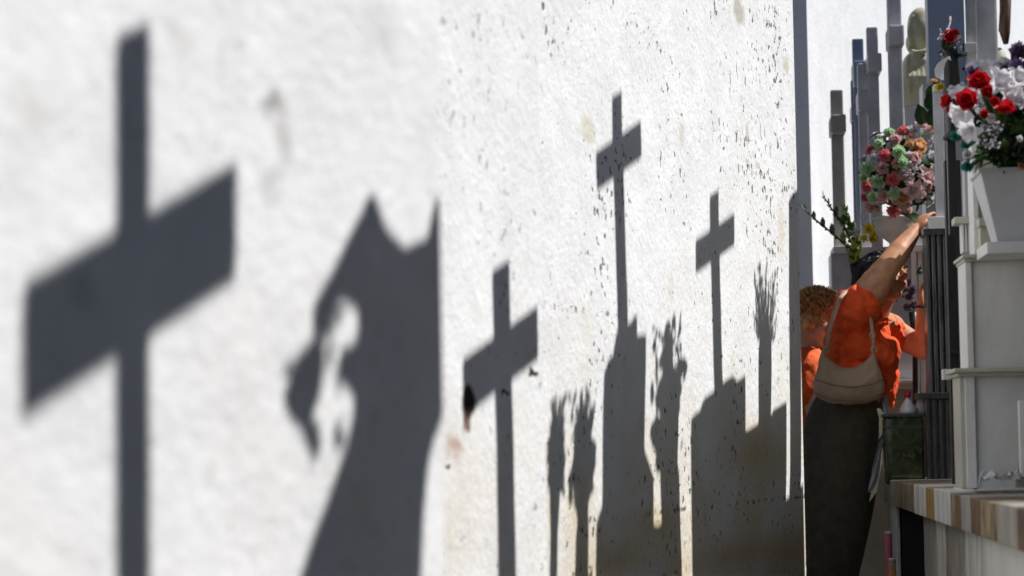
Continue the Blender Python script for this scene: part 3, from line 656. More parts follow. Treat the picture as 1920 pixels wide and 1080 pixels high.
for kind, col, x, y, s, Y, f in (
    ('rose', 'red', 1837, 152, 21, 7.85, (-.2, -1, .5)), ('rose', 'red', 1813, 188, 21, 7.8, (-.3, -1, .3)), ('rose', 'red', 1886, 204, 20, 7.8, (0, -.5, 1)), ('rose', 'red', 1777, 190, 15, 7.95, (-.8, -.6, .6)),
    ('rose', 'red', 1853, 172, 13, 7.95, (.2, -1, .2)), ('rose', 'red', 1920, 168, 17, 7.9, (.3, -1, .4)), ('rose', 'red', 1782, 206, 9, 7.95, (-.8, -.6, -.6)), ('carn', 'purple', 1824, 136, 13, 8.0, (0, -1, .5)), ('carn', 'purple', 1909, 132, 20, 8.0, (0, -1, .5)),
    ('carn', 'mauve', 1910, 100, 20, 8.1, (0, -1, .5)), ('lily', 'flwhite', 1846, 132, 25, 8.0, (0, -.35, 1)), ('lily', 'flwhite', 1872, 158, 25, 7.9, (.2, -1, .3)), ('lily', 'flwhite', 1892, 182, 23, 7.85, (.3, -1, 0)),
    ('lily', 'flwhite', 1906, 150, 22, 7.9, (.5, -1, .3)), ('lily', 'flwhite', 1806, 212, 23, 7.9, (-.7, -.7, -.4)), ('lily', 'flwhite', 1822, 242, 22, 7.85, (-.6, -.9, -.5)), ('lily', 'flwhite', 1800, 180, 18, 7.95, (-.4, -.8, .6)), ('rose', 'flwhite', 1882, 118, 15, 8.0, (0, -.6, 1)),
    ('carn', 'flwhite', 1858, 222, 9, 7.85, (0, -1, 0)), ('carn', 'flwhite', 1846, 240, 7, 7.85, (0, -1, 0)), ('carn', 'teal', 1792, 256, 11, 7.95, (-.4, -1, 0)), ('carn', 'teal', 1812, 272, 11, 7.95, (-.2, -1, 0)), ('carn', 'teal', 1796, 172, 10, 8.0, (-.4, -1, .6)),
    ('carn', 'flwhite', 1813, 290, 9, 7.95, (-.2, -1, 0)), ('carn', 'teal', 1814, 312, 12, 7.97, (-.2, -1, 0)), ('carn', 'yellow', 1762, 165, 9, 8.0, (-.4, -1, .6)), ('carn', 'flwhite', 1785, 168, 8, 8.0, (-.4, -1, .6)), ('carn', 'flwhite', 1912, 260, 6, 7.9, (0, -1, 0)), ('carn', 'peach', 1917, 310, 9, 8.0, (0, -1, 0)),
    ('lily', 'flwhite', 1862, 140, 15, 7.95, (-.2, -1, .4)), ('lily', 'flwhite', 1830, 172, 13, 7.9, (-.5, -1, .2)), ('lily', 'flwhite', 1912, 186, 15, 7.85, (.2, -1, -.2)), ('rose', 'red', 1865, 190, 10, 7.84, (.2, -1, .2)), ('rose', 'red', 1846, 214, 9, 7.85, (.2, -1, .2)), ('carn', 'purple', 1882, 130, 12, 8.0, (0, -1, .5)),
    ('spray', 'flwhite', 1836, 200, 22, 7.9, None), ('spray', 'flwhite', 1868, 242, 22, 7.9, None), ('spray', 'flwhite', 1860, 270, 20, 7.9, None)):
    put(bq, kind, col, P(x, y, Y), s * (1.15 if kind != 'spray' else .8) / ppm(Y), f)
for k in range(80):
    x = 1880 + rnd.uniform(-52, 62); y = 250 + rnd.uniform(-95, 62)
    if math.hypot((x - 1885) / 62, (y - 245) / 88) > 1: continue
    put(bq, 'leaves', 'leaf' if k % 5 else 'leaf2', P(x, y, 8.0 + rnd.uniform(-.05, .1)), rnd.uniform(.03, .05))
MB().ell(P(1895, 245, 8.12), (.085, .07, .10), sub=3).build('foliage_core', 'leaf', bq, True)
mb = MB()
for k in range(9): mb.tube([P(1888 + k * 3, 330, 8.1), P(1868 + k * 6, 270, 8.06)], .0035, 5)
for x, y in ((1835, 165), (1813, 200), (1777, 200), (1886, 220), (1800, 260), (1813, 300)): mb.tube([P(1890, 300, 8.1), P((1890 + x) / 2, (270 + y) / 2, 8.0), P(x, y, 7.9)], .003, 5)
mb.build('stems', 'leaf', bq)
mb = MB()
for k in range(34):
    q = P(1905 + rnd.uniform(-25, 40), 205 + rnd.uniform(-30, 100), 8.08); mb.petal(q, (rnd.uniform(-1, 1), rnd.uniform(-1, 0), rnd.uniform(-1, 1)), (0, 0, 1), .06, .03, -.2)
mb.build('ivy_leaves', 'leaf', bq)

# single red rose posy in black vase: its shadow falls on the wall
Yr = 9.05
rp = thing('red_rose_posy', P(1784, 300, Yr), 'small posy with one full red rose in a tall black vase', 'flowers')
for kind, col, x, y, s, f in (('rose', 'red', 1780, 68, 16, (-.4, -1, .3)), ('rose', 'red', 1789, 66, 14, (.5, -1, .2)), ('spray', 'flwhite', 1770, 66, 14, None), ('carn', 'flwhite', 1794, 72, 9, None), ('spray', 'flwhite', 1794, 84, 13, None), ('carn', 'flwhite', 1768, 100, 7, None), ('leaves', 'leaf', 1775, 95, 17, (-.3, -1, .3)), ('leaves', 'leaf', 1790, 105, 18, (.4, -1, -.3)), ('leaves', 'leaf', 1782, 90, 18, None), ('leaves', 'leaf', 1786, 120, 15, None), ('leafs', 'leaf', 1790, 80, 20, (.5, 1, .6)), ('leafs', 'leaf', 1778, 80, 20, (-.3, -1, .6)), ('leafs', 'leaf', 1778, 70, 20, (.2, 1.6, .9)), ('leafs', 'leaf', 1778, 62, 20, (.1, -1.6, .8))):
    put(rp, kind, col, P(x, y, Yr), s / ppm(Yr), f)
mb = MB(); mb.tube([P(1781, 70, Yr), P(1779, 50, Yr), P(1783, 38, Yr)], [.003, .003, .002], 6); mb.ell(P(1782, 36, Yr), (.004, .004, .011)); mb.build('bud', 'flwhite', rp, True)
mb = MB()
mb.lathe(P(1785, 262, Yr), [(.03, 0), (.032, .01), (.014, .03), (.016, .08), (.03, .17), (.034, .20), (.03, .26), (.022, .3)], 20); mb.build('vase', 'black', rp, True)
MB().petal(P(1762, 148, Yr - .02), (.45, 0, 1), (0, -1, 0), .085, .06, .1).build('paper_wrap', 'wrap', rp)
prect(MB(), 1778, 262, 1794, 440, 9.04, .04).build('shaft', 'black', rp)
mb = MB()
for x, y in ((1746, 205), (1742, 185), (1732, 232), (1748, 235)): mb.petal(P(x, y, 11.2), (rnd.uniform(-.6, .2), -.1, rnd.uniform(.2, 1)), (0, -1, 0), .09, .06, .2)
mb.build('outer_leaves', 'leaf', wr)
for x, y, c_ in ((1752, 150, 'peach'), (1760, 160, 'yellow'), (1738, 240, 'pink'), (1752, 232, 'peach')): put(wr, 'carn', c_, P(x, y + 5, 11.3), .02)

# ------------------------------------------------------------------ people
def frame(F, U):
    F = Vector(F).normalized(); U = Vector(U); U = (U - F * U.dot(F)).normalized(); X = F.cross(U)
    return Matrix(((X.x, F.x, U.x), (X.y, F.y, U.y), (X.z, F.z, U.z)))
def head_into(mb, C, Fm):
    h = lambda x, y, z: C + Fm @ Vector((x, y, z))
    mb.ell(h(0, -.012, .028), (.074, .094, .084), Fm); mb.ell(h(0, .030, -.018), (.058, .060, .084), Fm)
    mb.ell(h(0, .056, -.088), (.026, .026, .022), Fm); mb.ell(h(0, .030, -.078), (.045, .045, .024), Fm)
    for s in (-1, 1):
        mb.ell(h(s * .036, .055, -.028), (.026, .028, .030), Fm); mb.ell(h(s * .030, .079, .034), (.022, .012, .009), Fm)
        mb.ell(h(s * .075, -.004, -.012), (.009, .020, .032), Fm, 2); mb.ell(h(s * .011, .100, -.024), (.009, .009, .008), Fm, 2)
        mb.ell(h(s * .030, .078, .014), (.017, .011, .010), Fm, 2)
    mb.tube([h(0, .083, .028), h(0, .097, .004), h(0, .114, -.020), h(0, .100, -.030)], [.008, .009, .012, .008], 10)
    mb.ell(h(0, .082, -.052), (.028, .016, .020), Fm, 2)
    return h
def face_parts(h, Fm, root, body):
    for s in (-1, 1):
        MB().ell(h(s * .030, .084, .014), (.0135, .008, .0062), Fm, 2).build('eye', 'eye', root, True)
        MB().tube([h(s * .014, .094, .036), h(s * .030, .094, .043), h(s * .048, .082, .036)], [.003, .0042, .002], 6).build('eyebrow', 'hair_black', root)
    mb = MB()
    mb.tube([h(-.024, .086, -.052), h(-.008, .099, -.048), h(0, .0985, -.050), h(.008, .099, -.048), h(.024, .086, -.052)], [.002, .0050, .0042, .0050, .002], 8)
    mb.tube([h(-.022, .086, -.056), h(0, .098, -.064), h(.022, .086, -.056)], [.002, .0062, .002], 8)
    mb.build('lips', 'lips', root, True)
def hand_into(mb, W, D, Nrm, curl=.9, scale=1.0, thumb=1):
    """palm and five fingers: W wrist, D towards the knuckles, Nrm out of the palm"""
    D = Vector(D).normalized(); Nrm = Vector(Nrm); Nrm = (Nrm - D * Nrm.dot(D)).normalized(); S = D.cross(Nrm)
    k = scale; rot = Matrix(((S.x, D.x, Nrm.x), (S.y, D.y, Nrm.y), (S.z, D.z, Nrm.z)))
    mb.ell(W + D * .045 * k, (.040 * k, .052 * k, .016 * k), rot)
    mb.ell(W + D * .07 * k, (.040 * k, .022 * k, .014 * k), rot)
    for i, (sx, L) in enumerate(((-.031, .070), (-.011, .080), (.010, .074), (.029, .058))):
        p = W + (D * .082 + S * sx) * k; d = D.copy(); pts = [p - D * .02 * k, p]
        for seg, f in enumerate((.42, .32, .26)):
            a_ = curl * (.55 + .25 * seg) * (1 + .08 * i); d = (d * math.cos(a_) + Nrm * math.sin(a_)); nn = Nrm * 1
            p = p + d.normalized() * L * f * k; pts.append(p)
        mb.tube(pts, [.0095 * k, .0095 * k, .0088 * k, .0080 * k, .0066 * k], 10); mb.ell(pts[-1], .0066 * k, sub=2)
    p = W + (D * .022 + S * -.034 * thumb) * k
    pts = [p, p + (D * .028 + S * -.022 * thumb + Nrm * .012) * k, p + (D * .052 + S * -.024 * thumb + Nrm * .030) * k, p + (D * .066 + S * -.012 * thumb + Nrm * .044) * k]
    mb.tube(pts, [.013 * k, .011 * k, .0095 * k, .008 * k], 10); mb.ell(pts[-1], .008 * k, sub=2)
def folds(a, s, seed=0, st=(1, 1, .35)):
    return lambda p, n_: a * (abs(noise.noise(Vector((p.x * s * st[0] + seed, p.y * s * st[1], p.z * s * st[2])))) * 1.6 - .35) + a * .35 * noise.noise(p * s * 2.7)

# --- woman reaching up
YA = 11.25
w1 = thing('person', (P(1580, 1000, YA).x, YA, 0), 'woman in orange top and long dark skirt reaching up with one raised arm', 'woman')
F1 = frame((.74, -.62, .26), (.30, .12, .95)); C1 = P(1659, 524, 11.24)
mb = MB(); h1 = head_into(mb, C1, F1)
mb.cap(h1(0, -.012, -.05), .058, P(1634, 592, 11.26), .070)
mb.ell(P(1615, 640, 11.27), (.115, .15, .16)); mb.ell(P(1594, 710, 11.28), (.12, .15, .13)); mb.ell(P(1580, 775, 11.28), (.15, .16, .15))
mb.cap(P(1626, 598, 11.26), .07, P(1610, 582, 11.13), .075); mb.cap(P(1632, 604, 11.27), .07, P(1668, 618, 11.42), .07)
# right arm, raised: thick upper arm, elbow, forearm
sR, eR, wR = P(1612, 574, 11.10), P(1665, 499, 11.06), P(1716, 432, 11.16)
mb.cap(sR, .076, sR.lerp(eR, .55), .066); mb.cap(sR.lerp(eR, .55), .066, eR, .052); mb.cap(eR, .052, eR.lerp(wR, .4), .049); mb.cap(eR.lerp(wR, .4), .049, wR, .029)
hand_into(mb, wR, (wR - eR).normalized() + Vector((.1, .1, .3)), (.7, .5, -.2), .8, .95, 1)
# left arm: upper arm out, forearm straight up
sL, eL, wL = P(1672, 622, 11.42), P(1733, 655, 11.36), P(1728, 570, 11.30)
mb.cap(sL, .062, eL, .046); mb.cap(eL, .044, eL.lerp(wL, .4), .036); mb.cap(eL.lerp(wL, .4), .036, wL, .021)
hand_into(mb, wL, (0, 0, 1), (.9, -.1, 0), .9, .8, -1)
for dx, dy in ((-.02, -.06), (.03, .06)):
    q = Vector((P(1570, 900, YA).x + dx, YA + dy, 0)); mb.cap(Vector((q.x, q.y, .66)), .07, Vector((q.x, q.y, .42)), .055)
    mb.cap(Vector((q.x, q.y, .42)), .055, Vector((q.x, q.y, .09)), .035); mb.cap(Vector((q.x - .03, q.y, .05)), .035, Vector((q.x + .13, q.y, .035)), .03)
remesh(mb, 'body', 'skin', .0052, w1, 4)
face_parts(h1, F1, w1, None)
# shirt
mb = MB()
mb.ell(P(1612, 642, 11.27), (.128, .185, .175)); mb.ell(P(1600, 705, 11.27), (.135, .18, .125)); mb.ell(P(1650, 668, 11.22), (.082, .15, .095)); mb.ell(P(1661, 712, 11.24), (.052, .11, .10))
mb.ell(P(1598, 745, 11.28), (.145, .17, .05)); mb.cap(P(1592, 600, 11.16), .090, P(1606, 578, 11.09), .086); mb.cap(P(1606, 578, 11.09), .084, P(1617, 566, 11.085), .083)
mb.cap(P(1650, 622, 11.36), .085, P(1684, 632, 11.42), .068); mb.ell(P(1625, 606, 11.26), (.085, .13, .045)); mb.ell(P(1670, 745, 11.25), (.020, .06, .05)); mb.ell(P(1575, 640, 11.25), (.06, .15, .16))
remesh(mb, 'shirt', 'orange', .0065, w1, 5, folds(.017, 17, 3, (1, 1, .5)))
mb = MB(); mb.tube([P(1640, 612, 11.09), P(1652, 600, 11.10), P(1664, 598, 11.16), P(1670, 600, 11.24)], [.006, .008, .008, .006], 8); mb.build('collar', 'orange2', w1, True)
# skirt
def loft_px(mb, rows, Y, seg=40, fold=.0, shift=None):
    rings = []
    for l, r_, y, dep in rows:
        a_, b_ = P(l, y, Y), P(r_, y, Y); c_ = (a_ + b_) / 2; hx = (b_.x - a_.x) / 2; ring = []
        for k in range(seg):
            t_ = 6.2832 * k / seg; f_ = 1 + fold * math.sin(t_ * 9 + y * .004) * max(0, (y - 780) / 300) + fold * .6 * math.sin(t_ * 5 + 1 + y * .01)
            ring.append(mb.bm.verts.new((c_.x + hx * math.cos(t_) * f_, c_.y + dep * math.sin(t_) * f_, c_.z)))
        rings.append(ring)
    for a_, b_ in zip(rings, rings[1:]):
        for k in range(seg): mb.bm.faces.new((a_[k], a_[(k + 1) % seg], b_[(k + 1) % seg], b_[k]))
    mb.bm.faces.new(rings[0][::-1]); mb.bm.faces.new(rings[-1]); return mb
mb = MB(); loft_px(mb, [(1532, 1648, 735, .14), (1522, 1655, 752, .16), (1510, 1661, 785, .175), (1503, 1660, 820, .18), (1499, 1655, 860, .18), (1497, 1647, 900, .175), (1496, 1639, 950, .17), (1496, 1629, 1000, .165), (1497, 1618, 1050, .16), (1498, 1606, 1100, .15), (1502, 1594, 1150, .14)], YA, fold=.022)
mb.build('skirt', 'skirt', w1, True)
# hair
def hair_cap(name, mat, h, Fm, root, cap_r, curls, seed, curly):
    r_ = random.Random(seed); mb = MB()
    mb.ell(h(0, -.026, .034), (cap_r * .94, cap_r * 1.10, cap_r * .99), Fm)
    for s in (-1, 1): mb.ell(h(s * .068, -.02, -.03), (.022, .045, .05), Fm, 2)
    base = remesh(mb, name, mat, .007, root, 3, lambda p, n_: .006 * noise.noise(p * 34))
    mb = MB()
    for k in range(curls):
        u = Vector((r_.gauss(0, 1), r_.gauss(-.35, 1), r_.gauss(.35, .8))).normalized()
        if u.y > .55 and u.z < .62: continue
        if u.z < -.55: continue
        c_ = Vector((u.x * cap_r, u.y * cap_r * 1.12 - .026, u.z * cap_r * 1.02 + .034)); tan = Vector((0, -1, -.6 * abs(u.x) - .2)); tan = (tan - u * tan.dot(u)).normalized(); side = u.cross(tan)
        if curly:
            r_e = r_.uniform(0, .008); R_ = r_.uniform(.007, .015); pts = []; ph = r_.random() * 6
            for j in range(9): a_ = ph + j * .85; pts.append(h(*(c_ + side * math.cos(a_) * R_ + u * (math.sin(a_) * R_ + .006 + r_e) + tan * (j - 4) * .0035)))
            mb.tube(pts, [.001, .0018, .0022, .0024, .0024, .0024, .0022, .0018, .001], 4)
        else:
            L_ = r_.uniform(.03, .07); b_ = r_.uniform(-.4, .4); pts = []
            for j in range(5):
                t_ = j / 4; q_ = c_ + tan * L_ * t_ + side * b_ * L_ * t_ * t_; q_ = q_ - Vector((0, -.026, .034)); q_ = q_.normalized() * cap_r * (1.07 + .03 * math.sin(t_ * 3)); q_.y *= 1.08
                pts.append(h(*(q_ + Vector((0, -.026, .034)))))
            mb.tube(pts, [.002, .004, .0042, .003, .001], 5, .6)
    mb.build('curls' if curly else 'hair_locks', mat, base, True)
    return base
hb = hair_cap('hair', 'hair_black', h1, F1, w1, .088, 320, 5, False)
mb = MB(); hr2 = random.Random(8)
for k in range(16):
    q_ = h1(hr2.uniform(.068, .085), hr2.uniform(-.02, .05), .05 - k * .007); mb.tube([q_, q_ + Vector((.012, -.01, -.012)), q_ + Vector((.004, -.016, -.028)), q_ + Vector((.014, -.01, -.036))], [.003, .007, .006, .002], 6)
    q_ = h1(hr2.uniform(-.085, -.068), hr2.uniform(-.02, .03), .05 - k * .006); mb.tube([q_, q_ + Vector((-.008, -.01, -.012)), q_ + Vector((.004, -.01, -.028))], [.003, .007, .002], 6)
mb.build('side_curls', 'hair_black', hb, True)
mb = MB(); mb.tube([P(1722, 575, 11.275), P(1728, 571, 11.27), P(1734, 575, 11.275)], .006, 8)
rg = [wL + Vector((.024 * math.cos(a_ * .524), .024 * math.sin(a_ * .524), -.012)) for a_ in range(13)]
mb = MB(); mb.tube(rg, .005, 8); mb.build('wristband', 'black', w1, True)
# handbag
hbg = thing('handbag', P(1590, 700, 11.03), 'soft tan leather shoulder bag hanging at the hip of the reaching woman', 'bag')
mb = MB(); loft_px(mb, [(1547, 1557, 655, .012), (1540, 1562, 672, .02)], 11.03, 16)
mb = MB()
rings = []
for i in range(33):
    u_ = -1 + 2 * i / 32; x_ = 1591 + 66 * u_
    yt = 690 - 36 * min(1, abs(u_) / .74) ** 2.2 + max(0, abs(u_) - .74) / .26 * 62; yb = 758 - 24 * abs(u_) ** 4
    c_ = P(x_, (yt + yb) / 2, 11.03); hz_ = max(.004, (yb - yt) / 2 / ppm(11.03)); dp = .012 + .045 * math.sqrt(max(0, 1 - u_ * u_))
    rings.append([mb.bm.verts.new(c_ + Vector((0, dp * math.cos(6.2832 * k / 24) * (1 if math.sin(6.2832 * k / 24) < 0 else .75), hz_ * math.sin(6.2832 * k / 24)))) for k in range(24)])
for a_, b_ in zip(rings, rings[1:]):
    for k in range(24): mb.bm.faces.new((a_[k], a_[(k + 1) % 24], b_[(k + 1) % 24], b_[k]))
mb.bm.faces.new(rings[0][::-1]); mb.bm.faces.new(rings[-1])
remesh(mb, 'body', 'bag', .005, hbg, 4, lambda p, n_: .006 * noise.noise(Vector((p.x * 22, p.y * 10, p.z * 7))) + .003 * noise.noise(p * 40))
mb = MB(); mb.tube([P(1530, 712, 10.975), P(1560, 722, 10.965), P(1600, 726, 10.965), P(1640, 720, 10.97), P(1655, 712, 10.985)], .0025, 6); mb.tube([P(1528, 738, 10.985), P(1560, 750, 10.975), P(1620, 751, 10.975), P(1652, 738, 10.99)], .0022, 6)
mb.build('seam', 'bag_dark', hbg, True)
mb = MB(); mb.tube([P(1549, 660, 10.99), P(1554, 625, 11.0), P(1563, 590, 11.0), P(1574, 560, 10.995), P(1584, 549, 11.03), P(1596, 543, 11.10)], [.009] * 6, 10, .35); mb.tube([P(1639, 660, 11.01), P(1637, 630, 11.02), P(1633, 600, 11.04), P(1626, 580, 11.08)], [.007] * 4, 10, .35)
mb.build('strap', 'bag', hbg, True)
mb = MB()
for x, y in ((1549, 656), (1639, 655), (1636, 628)):
    rg = [P(x, y, 10.975) + Vector((.011 * math.cos(a_ * .524), 0, .013 * math.sin(a_ * .524))) for a_ in range(13)]; mb.tube(rg, .0025, 6)
mb.build('buckle', 'metal', hbg, True)
# pale cloth hanging beside the skirt
mb = MB(); rows = []
for i, (l, r_, y) in enumerate(((1652, 1664, 742), (1655, 1668, 765), (1659, 1669, 785), (1655, 1660, 810), (1648, 1656, 830), (1642, 1652, 850), (1636, 1650, 875), (1633, 1648, 895), (1628, 1640, 915), (1627, 1630, 924))):
    rows.append([mb.bm.verts.new(P(l + (r_ - l) * t_, y, 11.08 + .015 * math.sin(t_ * 9 + i))) for t_ in (0, .25, .5, .75, 1)])
for a_, b_ in zip(rows, rows[1:]):
    for j in range(4): mb.bm.faces.new((a_[j], a_[j + 1], b_[j + 1], b_[j]))
bmesh.ops.solidify(mb.bm, geom=mb.bm.faces[:], thickness=.003)
tag(mb.build('plastic_bag', 'wrap', None, True), 'limp white plastic bag hanging down the edge of the dark skirt', 'bag')

# --- second woman, stooping behind
YB = 11.8
w2 = thing('person', (P(1530, 1000, YB).x, YB, 0), 'stooping woman with short curly reddish hair, half hidden by the wall end', 'woman')
F2 = frame((.80, -.38, -.42), (.35, .1, .9)); C2 = P(1538, 600, YB)
mb = MB(); h2 = head_into(mb, C2, F2)
q = P(1522, 668, YB + .05); mb.cap(h2(0, -.02, -.05), .055, q, .065)
mb.ell(P(1522, 740, YB + .05), (.12, .17, .2)); mb.ell(P(1522, 840, YB + .03), (.15, .17, .16)); mb.cap(q, .07, P(1515, 690, YB - .14), .075); mb.cap(q, .07, P(1530, 690, YB + .2), .075)
s_, e_, w_ = P(1515, 692, YB - .15), P(1530, 770, YB - .18), P(1562, 792, YB - .15)
mb.cap(s_, .06, e_, .046); mb.cap(e_, .044, w_, .027); hand_into(mb, w_, (.4, .1, -.6), (.6, 0, -.4), .7, .9, 1)
s_, e_, w_ = P(1532, 692, YB + .2), P(1560, 760, YB + .22), P(1575, 782, YB + .1)
mb.cap(s_, .06, e_, .046); mb.cap(e_, .044, w_, .027); hand_into(mb, w_, (.4, .1, -.6), (.6, 0, -.4), .7, .9, -1)
for dy in (-.08, .08):
    x_ = P(1525, 900, YB).x; mb.cap(Vector((x_, YB + dy, .7)), .08, Vector((x_, YB + dy, .4)), .055); mb.cap(Vector((x_, YB + dy, .4)), .055, Vector((x_, YB + dy, .09)), .035); mb.cap(Vector((x_ - .03, YB + dy, .05)), .035, Vector((x_ + .12, YB + dy, .035)), .03)
remesh(mb, 'body', 'skin2', .0058, w2, 4); face_parts(h2, F2, w2, None)
mb = MB(); mb.ell(P(1520, 735, YB + .05), (.135, .19, .2)); mb.ell(P(1518, 790, YB + .04), (.15, .19, .13)); mb.cap(P(1519, 690, YB + .1), .09, P(1514, 694, YB - .13), .094); mb.cap(P(1514, 694, YB - .13), .09, P(1522, 730, YB - .17), .078); mb.cap(P(1525, 690, YB + .1), .09, P(1534, 720, YB + .2), .085)
remesh(mb, 'shirt', 'orange2', .007, w2, 5, folds(.013, 15, 9))
mb = MB(); loft_px(mb, [(1480, 1580, 800, .16), (1470, 1585, 850, .18), (1470, 1580, 950, .17), (1475, 1575, 1050, .16), (1480, 1570, 1130, .14)], YB, fold=.03); mb.build('skirt', 'skirt', w2, True)
hair_cap('hair', 'hair_red', h2, F2, w2, .090, 900, 11, True)

# ------------------------------------------------------------------ memorials out of frame on the right; only their shadows show
SH = 'memorials out of frame that throw the wall shadows'
def shadow_cross(k, c, bl, br_, btop_l, btop_r, bh, pl_, pr_, ptop, t, label, base_h=None, mat='granite'):
    A = toward(bl, btop_l, k, c); B = toward_h(br_, btop_r, k, A.z)
    d = Vector((B.x - A.x, B.y - A.y, 0)); L = d.length; d.normalize(); nrm = Vector((d.y, -d.x, 0))
    if nrm.x < 0: nrm = -nrm
    sc_ = FPX / wallpt((bl + br_) / 2, btop_l, k).y
    H = bh / sc_ - 1.2 * t
    f0 = (pl_ - bl) / (br_ - bl); f1 = (pr_ - bl) / (br_ - bl); fm = (f0 + f1) / 2
    ctr = A + d * L * fm; wp_ = L * (f1 - f0) * .97
    q = wallpt((pl_ + pr_) / 2, ptop, k); top = q.z + 1.2 * (ctr.x - q.x)
    base = base_h if base_h is not None else .3
    th = thing('stone_cross', (ctr.x, ctr.y, base), label, 'cross', SH)
    rot = Matrix((( nrm.x, d.x, 0), (nrm.y, d.y, 0), (0, 0, 1)))
    MB().boxc(Vector((ctr.x, ctr.y, (top + base) / 2)) + nrm * t / 2, (t, wp_, top - base), rot, .003).build('upright', mat, th)
    MB().boxc(A + d * L / 2 + nrm * t / 2 + Vector((0, 0, -H / 2)), (t * 1.04, L, H), rot, .003).build('crossbar', mat, th)
    return th, ctr, top, d, nrm
print('slopes')
shadow_cross(1, .62, 40, 443, 534, 302, 244, 203, 268, 60, .035, 'large stone cross standing beside the camera out of frame')
shadow_cross(2, .95, 869, 1008, 671, 572, 107, 925, 957, 493, .03, 'stone cross out of frame, second from the camera')
shadow_cross(3, 1.22, 1117, 1203, 285, 223, 74, 1148, 1167.5, 174, .028, 'stone cross out of frame on the slim stepped tomb', 1.2)
shadow_cross(3, 1.42, 1305, 1375.5, 448, 401, 62, 1332, 1348, 360, .028, 'stone cross out of frame on the arched headstone', 1.4)
def slab(k, c, pts, th_, name, mat, parent):
    """solid with this shadow outline: points on the plane x = c, thickness away from the wall"""
    return MB().prism([toward(x, y, k, c) for x, y in pts], (th_, 0, 0)).build(name, mat, parent)
t3 = thing('stepped_tomb', (1.25, 8.4, 0), 'slim stepped marble tomb out of frame under a cross', 'tomb', SH)
slab(3, 1.2, [(1152, 1600), (1152, 628), (1175, 610), (1184, 603), (1186, 596), (1193, 594), (1194, 1600)], .05, 'cap', 'cream', t3)
slab(3, 1.19, [(1138, 1600), (1137, 680), (1149, 664), (1149, 648), (1178, 640), (1193, 630), (1210, 629), (1210, 1600)], .06, 'column', 'cream', t3)
slab(3, 1.18, [(1132, 1600), (1131, 700), (1140, 680), (1170, 682), (1212, 846), (1228, 890), (1231, 1600)], .08, 'side_block', 'cream', t3)
slab(3, 1.16, [(1117, 1600), (1120, 978), (1131, 945), (1150, 940), (1236, 984), (1240, 980), (1258, 962), (1262, 955), (1275, 953), (1276, 1600)], .1, 'base', 'cream', t3)
t4 = thing('arched_headstone', (1.36, 9.6, 0), 'broad arched headstone out of frame beside a lower block', 'headstone', SH)
slab(3, 1.40, [(1300, 1600), (1297, 785), (1301, 778), (1313, 768), (1318, 752), (1322, 745), (1345, 728), (1362, 712), (1374, 704), (1382, 714), (1398, 703), (1401, 1600)], .09, 'slab', 'cream', t4)
slab(3, 1.41, [(1395, 1600), (1398, 806), (1404, 805), (1422, 793), (1425, 786), (1448, 775), (1450, 768), (1474, 754), (1478, 1600)], .09, 'low_block', 'cream', t4)
slab(3, 1.45, [(1470, 1600), (1472, 936), (1488, 926), (1494, 918), (1506, 908), (1520, 1600)], .09, 'foot_block', 'cream', t4)
t5 = thing('square_pillar', (1.4, 10.8, 0), 'tall square pillar out of frame beside the wall end', 'pillar', SH)
slab(3, 1.52, [(1482, 1600), (1480, 378), (1483, 368), (1492, 357), (1502, 352), (1502, 1600)], .03, 'shaft', 'granite', t5)
